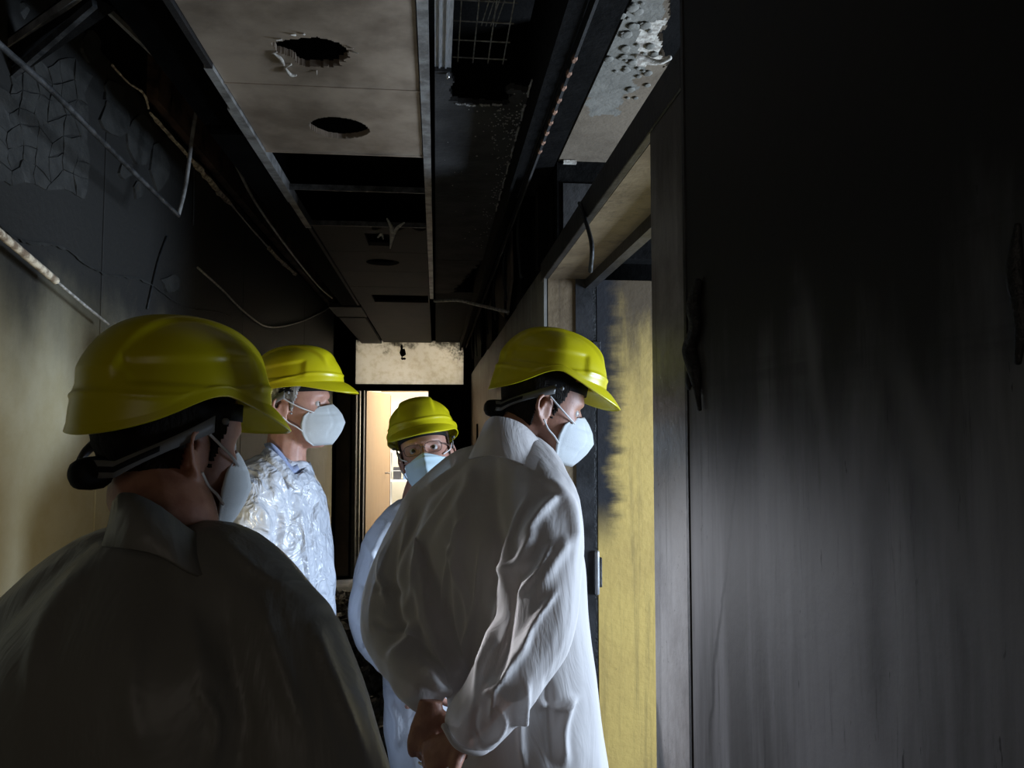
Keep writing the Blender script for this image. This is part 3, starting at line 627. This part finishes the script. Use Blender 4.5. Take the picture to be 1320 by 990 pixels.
# rubble on the floor
ch = []
for k in range(2600):
    y = rng.uniform(3.3, 7.4); x = rng.uniform(-.93, .28)
    s = .012+.05*rng.random()**2.5
    h = .12*math.exp(-((y-5.4)/1.2)**2)*rng.random()
    ax = rng.normal(size=3); M = np.array(Matrix.Rotation(rng.uniform(0, 6), 3, Vector(ax)))
    v, f = boxm(-s, s, -s*.7, s*.7, -s*.35, s*.35); v = np.array(v)*(1+rng.normal(0, .2, (8, 3)))
    ch.append((v@M.T+np.array([x, y, h+s*.3]), f))
tag(mesh_obj('rubble', *join(ch), 'rubble'), 'black charred rubble strewn over the corridor floor', 'rubble', kind='stuff')

# ================================================================== PEOPLE
def basis(yaw, pitch=0, roll=0):
    """columns forward, left, up; yaw from +X towards +Y, pitch down positive"""
    R = Matrix.Rotation(math.radians(yaw), 3, 'Z') @ Matrix.Rotation(math.radians(pitch), 3, 'Y') @ Matrix.Rotation(math.radians(roll), 3, 'X')
    return np.array(R)
HZ = [(-.128, .070, .010, .018), (-.118, .078, -.005, .026), (-.10, .086, -.03, .040), (-.075, .089, -.05, .053), (-.045, .090, -.065, .064), (-.02, .087, -.082, .069), (0, .085, -.093, .072),
      (.025, .091, -.099, .074), (.05, .090, -.102, .075), (.075, .080, -.096, .070), (.095, .058, -.076, .056), (.108, .025, -.045, .034)]
def head_grid(off=0, n=48, lev=44):
    z = np.array([h[0] for h in HZ]); zz = np.linspace(z[0], z[-1], lev); R = []
    for q in zz:
        fr, bk, hw = (np.interp(q, z, [h[i] for h in HZ]) for i in (1, 2, 3))
        a = np.arange(n)*2*math.pi/n; c, s = np.cos(a), np.sin(a); cx = (fr+bk)/2; ax = (fr-bk)/2
        e = 2/2.35
        ring = np.stack([cx+(ax+off)*np.sign(c)*np.abs(c)**e, (hw+off)*np.sign(s)*np.abs(s)**e, np.full(n, q+off*(q/.11 if q > 0 else 0))], -1)
        R.append(ring)
    return R
def head_parts():
    R = head_grid(); out = []
    for ring in R:
        for p in ring:
            x, y, z = p
            if x > .03:
                for sgn in (-1, 1):
                    p[0] -= .011*math.exp(-((y-sgn*.032)/.016)**2-((z-.0)/.010)**2)      # eye sockets
                    p[0] += .005*math.exp(-((y-sgn*.03)/.022)**2-((z-.022)/.008)**2)     # brows
                    p[0] += .004*math.exp(-((y-sgn*.045)/.018)**2-((z+.03)/.018)**2)     # cheekbones
                p[0] += .004*math.exp(-(y/.02)**2-((z+.07)/.012)**2)                      # lips
    out.append(loft(R))
    nose = []
    for z, x, w, d in ((.012, .088, .007, .010), (-.005, .096, .008, .012), (-.022, .105, .010, .014), (-.036, .110, .013, .016), (-.044, .104, .015, .014), (-.050, .092, .012, .010)):
        a = np.arange(12)*2*math.pi/12; nose.append(np.stack([x-d*.6+d*np.cos(a), w*np.sin(a), np.full(12, z)], -1))
    out.append(loft(nose))
    for sgn in (-1, 1):   # ears: rim tube and lobe on a thin plate
        c = np.array([-.012, sgn*.074, -.012]); fwd = np.array([1, 0, 0.]); o_ = np.array([-.45, sgn*.9, 0]); o_ /= np.linalg.norm(o_)
        rim = [c+fwd*.012+o_*.002+np.array([0, 0, .012]), c+o_*.008+np.array([.004, 0, .030]), c+o_*.016+np.array([-.012, 0, .030]), c+o_*.021+np.array([-.018, 0, .010]), c+o_*.016+np.array([-.012, 0, -.014]), c+o_*.008+np.array([.0, 0, -.030]), c+o_*.003+np.array([.006, 0, -.026])]
        out.append(tube(rim, [.004, .0045, .005, .005, .005, .0065, .005], 8, 5))
        out.append(ell(c+o_*.006, (.017, .006, .026), np.stack([np.array([.93, -sgn*-.0, 0]), o_, [0, 0, 1]], 1), 12, 8))
        out.append(tube([c+o_*.012+np.array([-.004, 0, .016]), c+o_*.014+np.array([-.009, 0, .0]), c+o_*.010+np.array([-.004, 0, -.012])], .0035, 7, 4))
    return out
def hair_part(z0f, back_low, M, H, mat, parent, sideburn=-.03):
    R = head_grid(.0045, 170, 120); V = np.concatenate(R); n = len(R[0]); Fc = []
    for i in range(len(R)-1):
        for j in range(n):
            k = (j+1) % n; q = (i*n+j, i*n+k, (i+1)*n+k, (i+1)*n+j); c = V[list(q)].mean(0)
            wob = .0035*mnoise.noise(Vector((c[0]*90, c[1]*90, c[2]*40))); face = c[0]+wob > .006+(c[2]+.025)*.40
            low = c[2] < (back_low if c[0] < -.035 else sideburn)
            ear = -.036 < c[0] < .004 and c[2] < .018
            if not (face or low or ear): Fc.append(q)
    V = V+rng.normal(0, .0003, V.shape)
    o = mesh_obj('hair', V@M.T+H, Fc, mat, parent, True); m = o.modifiers.new('s', 'SOLIDIFY'); m.thickness = .005; m.offset = 0; return o
def hand_parts(w, d, nrm, side, curl, sc=1.0):
    """w wrist, d pointing direction, nrm back-of-hand normal, side +1 when the thumb lies towards cross(d,nrm)"""
    w = np.array(w, float); d = np.array(d, float); d /= np.linalg.norm(d); nrm = np.array(nrm, float); nrm -= d*(nrm@d); nrm /= np.linalg.norm(nrm)
    t = np.cross(d, nrm)*side; out = []; L = .09*sc
    R = []
    for u, hw, th in ((-.1, .024, .019), (.15, .028, .019), (.5, .037, .017), (.85, .041, .014), (1.0, .038, .011)):
        a = np.arange(14)*2*math.pi/14; R.append(w+d*L*u+sc*(np.cos(a)[:, None]*t*hw+np.sin(a)[:, None]*nrm*th))
    out.append(loft(R))
    for k, (off, ln) in enumerate(((.030, .072), (.010, .080), (-.010, .075), (-.029, .060))):
        p = w+d*L*.93+t*off*sc; P = [p-d*.02*sc, p]; A = 0
        for seg, q in ((.45, .9), (.32, 1.15), (.25, .8)):
            A += curl*q*(1+.05*k); dd = d*math.cos(A)-nrm*math.sin(A); p = p+dd*ln*seg*sc; P.append(p)
        out.append(tube(P, [.0095*sc, .0098*sc, .0092*sc, .0085*sc, .0072*sc], 9, 4))
    p = w+d*L*.22+t*.024*sc; P = [p, p+(d*.5+t*.75)*.03*sc, p+(d*.8+t*.85-nrm*.35)*.055*sc, p+(d*1.15+t*.6-nrm*.8*min(1.2, curl+.3))*.075*sc]
    out.append(tube(P, [.015*sc, .0125*sc, .0105*sc, .008*sc], 9, 4))
    return out

def helmet(M, H, parent, arch=.0, lift=0):
    """hard hat with peak; M columns forward, left, up"""
    n, m = 168, 84; V = []
    for i in range(m+1):
        for j in range(n):
            a = 2*math.pi*j/n; c, s = math.cos(a), math.sin(a)
            ax = .140 if c > 0 else .134; r = np.array([ax*c, .113*s])
            pk = max(0, (c-.30)/.70)**.8; pk = pk*pk*(3-2*pk)
            zr = .050-(.010+arch*.7)*max(0, -c)**1.2+arch*.45*math.exp(-((c+.15)/.42)**2)-.010*pk
            t = i/m
            if i <= 10:    # flange / peak
                u = 1-i/10.0
                k = 1.0+.018*u; x, y = r[0]*k+pk*.042*u, r[1]*k+0
                z = zr+i*.0011+pk*(.010*(1-u)-.016*u*u)
                if u < .01: z = zr+.011+pk*.010
            else:
                th = (t-10/m)/(1-10/m)*math.pi/2; k = max(0, math.cos(th))**.72; z0 = zr+.011+pk*.010
                x, y = r[0]*k, r[1]*k; z = z0+(.172-z0)*math.sin(th)**1.05
            # raised crown panel and side ridges
            if i > 12:
                yy_, zz_ = abs(y), z
                cr_ = 1/(1+math.exp((yy_-.047-.01*(x/.14))/.0018)); x_ok = 1/(1+math.exp((abs(x+.01)-.118)/.004))
                g = .008*cr_*x_ok*min(1, max(0, (zz_-.075)/.02))
                sidep = 1/(1+math.exp((zz_-.118-.10*x)/.0016))*1/(1+math.exp((.078-zz_)/.0016))*(1/(1+math.exp((abs(x+.025)-.082)/.002)))
                g -= .005*sidep*(1-cr_)
                g += .0030*math.exp(-((zz_-.073-.012*math.sin(x*18))/.004)**2)
                v = np.array([x, y, z*1.0-.03]); nv = v/np.linalg.norm(v); x, y, z = np.array([x, y, z])+nv*g
            V.append((x, y, z+lift))
    Fc = [(i*n+j, i*n+(j+1) % n, (i+1)*n+(j+1) % n, (i+1)*n+j) for i in range(m) for j in range(n)]
    V = np.array(V)@M.T+H
    o = mesh_obj('helmet', V, Fc, 'helmet_yellow', parent, True)
    md = o.modifiers.new('s', 'SOLIDIFY'); md.thickness = .0032; md.offset = -1
    L = lambda p: np.array(p)@M.T+H
    # black sweatband, grey rear strap with a slot, adjuster knob
    def band(a0, a1, zf, h, rx, ry, th, mat, name):
        A = np.linspace(a0, a1, 40); P = []
        for a in A:
            z, hh = zf(a), h(a)
            for rr in (1, 1+th):
                for dz in (-hh/2, hh/2): P.append(((rx*math.cos(a)-.005)*rr, ry*math.sin(a)*rr, z+dz))
        f = []
        for i in range(len(A)-1):
            b = i*4; e = b+4
            f += [(b, e, e+1, b+1), (b+2, b+3, e+3, e+2), (b+1, e+1, e+3, b+3), (b, b+2, e+2, e)]
        f += [(0, 1, 3, 2), (len(P)-4, len(P)-2, len(P)-1, len(P)-3)]
        q = fixn(mesh_obj(name, [L(p) for p in P], f, mat, o, True)); return q
    band(-math.pi*.62, math.pi*.62, lambda a: .048+lift, lambda a: .024, .099, .080, .03, 'helmet_black', 'sweatband')
    for sg in (-1, 1):
        band(sg*math.pi*.50, sg*math.pi*.96, lambda a: (.030-.060*min(1, max(0, (abs(a)/math.pi-.5)/.36)))+lift, lambda a: .022-.006*math.sin(min(1, max(0, (abs(a)/math.pi-.5)/.4))*math.pi), .110, .090, .03, 'strap_grey', 'rear_strap')
        band(sg*math.pi*.70, sg*math.pi*.95, lambda a: (.030-.060*min(1, max(0, (abs(a)/math.pi-.5)/.36)))+lift, lambda a: .007, .112, .092, .03, 'helmet_black', 'strap_slot')
        b_ = L((.008, sg*.097, .034+lift)); mesh_obj('rivet', *ell(b_, (.005, .005, .005), None, 8, 6), 'strap_grey', o, True)
    fixn(mesh_obj('adjuster_knob', *tube([L((-.100, 0, -.034+lift)), L((-.116, 0, -.036+lift)), L((-.127, 0, -.037+lift))], [.021, .021, .019], 14, 1), 'helmet_black', o, True))
    return o
def mask(M, H, parent, mat='mask_white', pleat=False):
    nu, nv = 24, 22; V = []
    vz = [0, .15, .35, .55, .75, .9, 1.0]
    cx = [.104, .119, .132, .140, .128, .113, .097]; cz = [-.002, -.017, -.036, -.060, -.085, -.105, -.122]
    ex = [.080, .058, .038, .030, .030, .036, .050]; ez = [-.010, -.018, -.034, -.058, -.082, -.104, -.122]; ew = [.036, .056, .068, .070, .066, .056, .030]
    if pleat: cx = [.106, .116, .121, .121, .118, .111, .100]; cz[0] = -.018; cz[1] = -.028; ez[0] = -.030; ez[1] = -.034; ex[0] = .086; ex[1] = .062
    for j in range(nv+1):
        v = j/nv; C = [np.interp(v, vz, q) for q in (cx, cz, ex, ez, ew)]
        for i in range(-nu, nu+1):
            u = i/nu; a = abs(u); b = a**1.02; bulge = (.002+.008*v)*math.sin(math.pi*min(1, a))*math.sin(math.pi*min(1, .15+v*.8))
            p = np.array([C[0]*(1-b)+C[2]*b+bulge*.8, math.copysign(C[4]*a**.92, u)+math.copysign(bulge*.8, u) if u else 0, C[1]*(1-b)+C[3]*b])
            if pleat: p[0] += .002*math.sin(v*math.pi*8)*(1-a)
            else:
                for zc in (.30, .74): p[0] -= .0034*math.exp(-((v-zc-.05*a)/.022)**2)*(1 if .12 < a < .8 else 0)
                if .25 < a < .62 and .42 < v < .62: p[0] += .0009*(math.sin(a*140)*math.sin(v*110) > .1)
                p -= np.array([.0030, 0, 0])*math.exp(-((a-.90)/.03)**2)
                p -= np.array([.0022, 0, 0])*math.exp(-((a-.26-.25*abs(v-.5))/.025)**2)*(1 if .12 < v < .9 else 0)
            V.append(p)
    w = 2*nu+1; Fc = [(j*w+i, j*w+i+1, (j+1)*w+i+1, (j+1)*w+i) for j in range(nv) for i in range(2*nu)]
    o = mesh_obj('face_mask', np.array(V)@M.T+H, Fc, mat, parent, True)
    if not pleat:
        for e in o.data.edges:
            if e.vertices[0] % w == nu and e.vertices[1] % w == nu: e.use_edge_sharp = True
    md = o.modifiers.new('s', 'SOLIDIFY'); md.thickness = .0025; md.offset = 0
    L = lambda *p: np.array(p)@M.T+H
    for sg in (-1, 1):
        tubeo('ear_loop', [L(.066, sg*.0575, -.026), L(.034, sg*.077, -.010), L(.008, sg*.084, .006), L(-.012, sg*.086, .020)], .0020, 'elastic', o)
        tubeo('ear_loop', [L(.034, sg*.069, -.078), L(.018, sg*.075, -.064), L(.0, sg*.080, -.052), L(-.016, sg*.086, -.034)], .0020, 'elastic', o)
    return o
def eyes(M, H, parent):
    L = lambda p: np.array(p)@M.T+H
    for sg in (-1, 1):
        e = mesh_obj('eye', *ell(L((.0668, sg*.032, 0)), (.0118,)*3, None, 16, 10), 'eye_white', parent, True)
        mesh_obj('iris', *ell(L((.0757, sg*.032, 0)), (.0040, .0062, .0062), M, 12, 8), 'iris', e, True)
def ring_at(c, lat, dep, a, b, n=36, p=2.4):
    t = np.arange(n)*2*math.pi/n; e = 2/p; cs, sn = np.cos(t), np.sin(t)
    return np.array(c)+(a*np.sign(cs)*np.abs(cs)**e)[:, None]*lat+(b*np.sign(sn)*np.abs(sn)**e)[:, None]*dep
def torso(rings, yaw):
    y = math.radians(yaw); f = np.array([math.cos(y), math.sin(y), 0]); r = np.array([math.sin(y), -math.cos(y), 0])
    C = cr([np.concatenate([pY(x, yy_, Y), [a, b]]) for x, yy_, Y, a, b in rings], 5)
    return loft([ring_at(q[:3], r, f, q[3], q[4]) for q in C]), r, f
def arm(pts, shrink=0): return tube([pY(*p[:3]) for p in pts], [p[3]-shrink for p in pts], 16, 6)

def person(name_label, group, yaw, rings, arms, H, Hb, skinm, suit, suitname, collar, hairp, vox_b=.0045, vox_c=.006, strokes=(), noise_amp=.004, noise_s=9, hands=None, pleat=False, spectacles=False, legs=True, helmlift=0, maskmat='mask_white', smooth_c=8, eyeson=True, extra_body=(), arch=0, extra_cloth=(), under=None):
    M = basis(*Hb); H = np.array(H)
    tz, r, f = torso(rings, yaw)
    neck = pY(*rings[-1][:3]); hipc = pY(*rings[0][:3])
    # ---- body: one continuous surface
    bt, _, _ = torso([(x, y, Y, max(.04, a-.036), max(.04, b-.036)) for x, y, Y, a, b in rings], yaw)
    parts = [bt]+[((np.array(v)@M.T+H), fc) for v, fc in head_parts()]
    parts.append(tube([neck-np.array([0, 0, .06]), neck+np.array([0, 0, .02]), H+M@np.array([-.028, 0, -.055])], [.066, .060, .058], 16, 5))
    parts.append(tube([H+M@np.array([-.03, 0, -.04]), H+M@np.array([.02, 0, -.09])], [.05, .045], 14, 4))
    for k, a in enumerate(arms):
        parts.append(arm(a, .034))
        w = pY(*a[-1][:3]); e = pY(*a[-2][:3])
        if hands and hands[k] is not None: parts += hand_parts(*hands[k])
        else:
            d = w-e; d /= np.linalg.norm(d); sd = 1 if k == 0 else -1
            parts += hand_parts(w+d*.02, d, (r if k == 0 else -r)+f*.1, sd*-1 if False else sd, .35)
    hipz = hipc[2]; ft = []
    for sg in (-1, 1):
        hp = hipc+r*sg*.09; fz = np.array([hipc[0], hipc[1], 0])+r*sg*.10
        parts.append(tube([hp+np.array([0, 0, .10]), np.array([fz[0], fz[1], max(.45, hipz*.6)])+f*.02, np.array([fz[0], fz[1], .09])], [.07, .05, .035], 12, 5)); ft.append(fz)
        parts.append(tube([fz+np.array([0, 0, .06])-f*.04, fz+np.array([0, 0, .045])+f*.14], [.035, .03], 10, 4))
    parts += list(extra_body)
    body = mobj('person', remesh(parts, vox_b, 3), skinm); tag(body, name_label, 'person', group)
    # ---- clothing
    cp = [tz]+[arm(a) for a in arms]+[arm(a) for a in extra_cloth]
    if under:
        ut, _, _ = torso([(x, y, Y, max(.045, a-.022), max(.045, b-.022)) for x, y, Y, a, b in rings], yaw)
        mobj('under_shirt', remesh([ut]+[arm(a[:-1], .020) for a in arms]+[arm(a, .022) for a in extra_cloth]+[tube([neck-np.array([0, 0, .06]), (neck+pY(*a[0][:3]))/2-np.array([0, 0, .008]), pY(*a[0][:3])], [.045, .064, a[0][3]-.018], 14, 4) for a in arms], .010, 4), under, body)
    for a in arms: cp.append(tube([neck-np.array([0, 0, .045]), (neck+pY(*a[0][:3]))/2+np.array([0, 0, .008]), pY(*a[0][:3])], [.06, .078, a[0][3]], 16, 5))
    me = remesh(cp, vox_c, smooth_c)
    V, N = getv(me)
    if noise_amp:
        nz = np.array([mnoise.noise(Vector((v[0]*noise_s, v[1]*noise_s, v[2]*noise_s*.45)))+.5*mnoise.noise(Vector((v[0]*noise_s*2.3+5, v[1]*noise_s*2.3, v[2]*noise_s*1.1))) for v in V])
        setv(me, V+N*(nz*noise_amp)[:, None])
    if strokes: folds(me, strokes)
    co = mobj(suitname, me, suit, body)
    if collar:
        P = [ (pY(*c[:3])) for c in collar[0]]; Q = [pY(*c[:3]) for c in collar[1]]
        A, B = cr(P, 6), cr(Q, 6); n = len(A); q = mesh_obj('collar', np.concatenate([A, B, (A+B)/2+rng.normal(0, .001, A.shape)]), [(i, i+1, 2*n+i+1, 2*n+i) for i in range(n-1)]+[(2*n+i, 2*n+i+1, n+i+1, n+i) for i in range(n-1)], collar[2], co, True)
        md = q.modifiers.new('s', 'SOLIDIFY'); md.thickness = .005
    for sg, fz in zip((-1, 1), ft):
        tr = fixn(mesh_obj('trouser_leg', *tube([hipc+r*sg*.085+np.array([0, 0, .12]), np.array([fz[0], fz[1], max(.45, hipz*.6)])+f*.02, np.array([fz[0], fz[1], .10])], [.095, .075, .065], 16, 6), suit if suitname == 'coverall' else 'trousers', body, True))
        sp_ = tube([fz+np.array([0, 0, .055])-f*.05, fz+np.array([0, 0, .05])+f*.05, fz+np.array([0, 0, .038])+f*.17], [.05, .05, .038], 14, 5); sv = np.array(sp_[0]); sv[:, 2] = np.maximum(sv[:, 2], .0)
        fixn(mesh_obj('shoe', sv, sp_[1], 'shoe', body, True))
    hair_part(*hairp[:2], M, H, hairp[2], body, *hairp[3:])
    if eyeson: eyes(M, H, body)
    helmet(M, H, body, arch, helmlift); mask(M, H, body, maskmat, pleat)
    if spectacles:
        L = lambda *p: np.array(p)@M.T+H; g = None
        loops = []
        for sg in (-1, 1):
            A = np.arange(20)*2*math.pi/20; e = 2/3.2
            P = [L(.104-.10*(abs(sg*.032+.026*np.sign(math.cos(a))*abs(math.cos(a))**e))**1.1*.8, sg*.032+.026*np.sign(math.cos(a))*abs(math.cos(a))**e, -.004+.017*np.sign(math.sin(a))*abs(math.sin(a))**e) for a in A]
            loops.append(P)
        g = fixn(mesh_obj('glasses', *tube(loops[0]+[loops[0][0]], .0011, 6, 1), 'spectacle', body, True))
        fixn(mesh_obj('rim', *tube(loops[1]+[loops[1][0]], .0011, 6, 1), 'spectacle', g, True))
        tubeo('bridge', [L(.103, -.007, 0), L(.107, 0, .003), L(.103, .007, 0)], .0016, 'spectacle', g)
        for sg in (-1, 1):
            tubeo('temple', [L(.092, sg*.058, .004), L(.06, sg*.072, .006), L(0, sg*.078, .008)], .0018, 'spectacle', g)
            c = np.mean(loops[(sg+1)//2], axis=0); k_ = len(loops[0]); Pl = loops[(sg+1)//2]
            mesh_obj('lens', Pl+[c], [(i, (i+1) % k_, k_) for i in range(k_)], 'lens', g)
    return body, co, M, H

# --- the man bending towards the doorway, hands clasped behind his back
HR = pY(700, 525, 1.78)
hw = pY(556, 925, 1.60)
R_strokes = [
    (((560, 640), (540, 740), (560, 830), (585, 880)), 7, .010), (((598, 640), (590, 740), (600, 860)), 6, .007), (((640, 660), (648, 760), (620, 850)), 8, -.010),
    (((530, 660), (520, 740), (540, 840)), 6, .008), (((575, 690), (605, 780), (600, 850)), 5, .006), (((660, 700), (640, 800), (612, 900)), 6, .012), (((668, 720), (655, 820), (640, 900)), 5, -.010),
    (((690, 680), (672, 720), (650, 740)), 6, .009), (((700, 720), (670, 745), (655, 760)), 5, -.008), (((735, 690), (690, 760)), 8, .006), (((690, 800), (650, 870), (620, 900)), 7, .008),
    (((480, 760), (505, 755), (525, 770)), 6, -.010), (((478, 800), (510, 812), (540, 800)), 6, -.009), (((500, 850), (525, 830), (545, 790)), 7, .009), (((610, 600), (600, 640), (560, 700)), 8, .006),
    (((720, 640), (700, 655), (670, 700)), 6, .008), (((700, 615), (735, 650), (742, 720)), 7, .006), (((545, 860), (565, 885), (590, 895)), 6, .008),
    (((680, 880), (672, 930), (676, 990)), 5, .010), (((705, 870), (708, 930), (712, 990)), 5, -.008), (((735, 900), (725, 940), (728, 990)), 6, .008), (((690, 905), (720, 912), (745, 900)), 4, .006),
    (((585, 625), (548, 700), (528, 790)), 3.5, .006), (((610, 650), (580, 720), (570, 800)), 3, .005), (((545, 690), (552, 780), (575, 850)), 3, .006), (((620, 700), (612, 790), (596, 860)), 3, .005), (((680, 640), (660, 690), (652, 740)), 4, .006), (((712, 700), (690, 740), (665, 770)), 3.5, .007), (((718, 760), (690, 800), (668, 850)), 4, .006), (((500, 700), (490, 740), (500, 780)), 4, .007), (((660, 855), (640, 890), (632, 930)), 3.5, .006),
    (((640, 900), (650, 930), (630, 960)), 5, .007), (((618, 905), (612, 935), (622, 965)), 4, -.006)]
MR = basis(8, 10, 0)
Rbody, Rcoat, _, _ = person('person in thin white coat peering through the doorway with hands clasped behind the back', 'people in yellow helmets', 42,
    [(682, 1180, 1.76, .21, .18), (678, 990, 1.76, .19, .155), (673, 900, 1.76, .18, .145), (662, 800, 1.76, .175, .145), (648, 715, 1.76, .185, .15), (642, 655, 1.77, .175, .135), (655, 605, 1.77, .11, .10), (668, 575, 1.77, .072, .072)],
    [[(694, 648, 1.63, .088), (700, 725, 1.56, .082), (692, 810, 1.52, .078), (650, 880, 1.50, .070), (607, 938, 1.52, .058)],
     [(560, 662, 1.92, .088), (522, 740, 1.90, .085), (508, 805, 1.84, .080), (530, 860, 1.72, .060), (553, 893, 1.63, .046)]],
    HR, (8, 12, 0), 'skin', 'coat_white', 'lab_coat',
    ([(628, 545, 1.70), (640, 538, 1.66), (672, 548, 1.66), (700, 578, 1.70), (722, 615, 1.78)], [(606, 592, 1.68), (636, 588, 1.60), (675, 600, 1.60), (706, 622, 1.65), (726, 640, 1.75)], 'coat_white'),
    (.045, -.075, 'hair_dark'), vox_b=.004, vox_c=.0055, strokes=[(p, w, a*(1.9 if a > 0 else 1.1)) for p, w, a in R_strokes], noise_amp=.006, smooth_c=10, arch=.05, helmlift=.008, under='under_dark',
    extra_cloth=[[(600, 640, 1.86, .08), (572, 740, 1.82, .10), (575, 820, 1.76, .085), (585, 870, 1.70, .05)]],
    hands=[(pY(600, 950, 1.53), (-.85, .12, -.5), (.1, -.5, .85), -1, 1.0), (pY(555, 908, 1.60), (-.12, -.15, -1), (-.25, -1, .1), -1, .85)])
tubeo('cuff', [pY(572, 935, 1.50), pY(590, 962, 1.475), pY(620, 970, 1.475), pY(640, 955, 1.50)], .006, 'coat_white', Rcoat)
fixn(mesh_obj('ring', *tube([pY(540, 983, 1.575), pY(546, 986, 1.563), pY(553, 985, 1.57)], .0025, 6, 3), 'ring', Rbody, True))

# --- the person behind, glancing over the shoulder with glasses
H3 = pY(549, 585, 2.47)
person('person with glasses and a pale blue mask, half hidden behind the person at the doorway', 'people in yellow helmets', -66,
    [(590, 1060, 2.55, .18, .15), (566, 930, 2.55, .175, .14), (556, 840, 2.55, .16, .135), (545, 760, 2.55, .165, .13), (540, 705, 2.55, .155, .12), (540, 670, 2.55, .10, .09), (542, 650, 2.55, .068, .068)],
    [[(496, 706, 2.50, .075), (484, 755, 2.48, .074), (480, 800, 2.44, .070), (505, 845, 2.36, .058), (545, 865, 2.28, .045)],
     [(590, 706, 2.62, .075), (604, 755, 2.62, .074), (606, 810, 2.60, .068), (590, 850, 2.48, .056), (565, 865, 2.36, .045)]],
    H3, (-95, -13, 12), 'skin_pale', 'suit_soft', 'coverall', None, (.05, -.08, 'hair_brown'), vox_b=.004, vox_c=.006, noise_amp=.010, noise_s=11, strokes=[(((500, 670), (480, 720), (478, 770)), 5, .012), (((462, 750), (480, 762), (495, 755)), 4, -.010), (((470, 700), (488, 730), (492, 780)), 4, .010), (((460, 800), (480, 815), (495, 810)), 5, .010), (((466, 838), (480, 830), (494, 836)), 4, -.010), (((500, 900), (512, 930), (510, 970)), 5, .010), (((490, 880), (505, 890), (520, 885)), 4, -.008)], pleat=True, spectacles=True, maskmat='mask_blue')

# --- the grey-haired man in a crinkled plastic suit
HB = pY(384, 523, 2.33)
BL_str = [(((385, 640), (394, 720), (402, 800)), 3, .008), (((330, 640), (350, 700), (345, 760)), 5, .008), (((310, 680), (345, 690), (375, 680)), 5, -.008), (((350, 620), (365, 660), (360, 720)), 5, .007), (((300, 660), (320, 700), (330, 740)), 5, .008), (((405, 640), (398, 700)), 4, -.006)]
BLbody, _, _, _ = person('grey-haired person in a crinkled shiny plastic coverall beside the yellow wall', 'people in yellow helmets', -28,
    [(360, 1000, 2.34, .19, .16), (358, 850, 2.34, .185, .15), (355, 750, 2.34, .18, .145), (352, 690, 2.34, .185, .145), (352, 645, 2.34, .165, .13), (360, 612, 2.34, .10, .095), (368, 595, 2.34, .07, .07)],
    [[(318, 655, 2.17, .085), (302, 730, 2.14, .085), (300, 810, 2.14, .080), (330, 870, 2.06, .065), (365, 900, 2.02, .055)],
     [(378, 655, 2.50, .080), (376, 730, 2.52, .080), (372, 810, 2.50, .075), (385, 860, 2.40, .06), (392, 900, 2.30, .05)]],
    HB, (-10, -4, 0), 'skin_pale', 'suit_plastic', 'coverall',
    ([(338, 585, 2.27), (346, 578, 2.24), (362, 592, 2.225), (379, 612, 2.235), (392, 604, 2.29), (398, 596, 2.35)], [(332, 612, 2.25), (345, 602, 2.20), (362, 614, 2.19), (381, 632, 2.20), (396, 622, 2.27), (404, 612, 2.34)], 'suit_plastic'),
    (.045, -.075, 'hair_grey'), vox_b=.004, vox_c=.007, strokes=BL_str, noise_amp=.010, noise_s=14)

A_, B_ = cr([pY(*p) for p in ((344, 583, 2.262), (352, 583, 2.245), (364, 597, 2.235), (378, 614, 2.24), (390, 606, 2.29), (395, 600, 2.34))], 6), cr([pY(*p) for p in ((340, 572, 2.275), (350, 571, 2.262), (364, 584, 2.252), (377, 601, 2.255), (387, 595, 2.30), (393, 590, 2.345))], 6)
q_ = mesh_obj('shirt_collar', np.concatenate([A_, B_]), [(i, i+1, len(A_)+i+1, len(A_)+i) for i in range(len(A_)-1)], 'shirt', BLbody, True); q_.modifiers.new('s', 'SOLIDIFY').thickness = .004
# --- the man in the foreground seen from behind
HF = pY(222, 575, 1.10)
FG_str = [(((240, 720), (250, 820), (270, 900)), 14, .006), (((120, 720), (60, 800), (40, 900)), 14, .007), (((330, 760), (360, 850), (400, 960)), 12, .008), (((290, 760), (300, 860), (330, 960)), 12, -.006), (((180, 800), (170, 900), (190, 980)), 16, .006), (((280, 690), (330, 735), (390, 770)), 7, .006), (((400, 800), (430, 880), (470, 980)), 9, .007), (((250, 880), (280, 930), (270, 990)), 8, .006)]
person('person seen from behind in a dull plastic coverall with a large yellow helmet', 'people in yellow helmets', 68,
    [(215, 1500, 1.00, .21, .18), (210, 1250, 1.00, .20, .17), (205, 1080, 1.00, .20, .16), (200, 930, 1.00, .205, .155), (202, 830, 1.00, .195, .14), (208, 745, 1.02, .13, .105), (218, 690, 1.04, .078, .076)],
    [[(350, 845, .95, .088), (392, 960, .92, .085), (425, 1100, .92, .08), (400, 1180, 1.05, .065), (370, 1150, 1.22, .05)],
     [(58, 838, 1.08, .088), (20, 960, 1.08, .086), (0, 1120, 1.10, .08), (40, 1180, 1.2, .065), (80, 1150, 1.30, .05)]],
    HF, (54, 2, 0), 'skin', 'suit_dull', 'coverall',
    ([(150, 648, .99), (165, 636, .96), (200, 652, .95), (240, 684, .96), (275, 705, 1.02)], [(136, 705, .955), (165, 708, .915), (205, 718, .905), (250, 742, .915), (300, 752, .985)], 'suit_dull'),
    (.045, -.085, 'hair_dark'), vox_b=.005, vox_c=.006, strokes=FG_str, noise_amp=.004, noise_s=7, arch=.04)
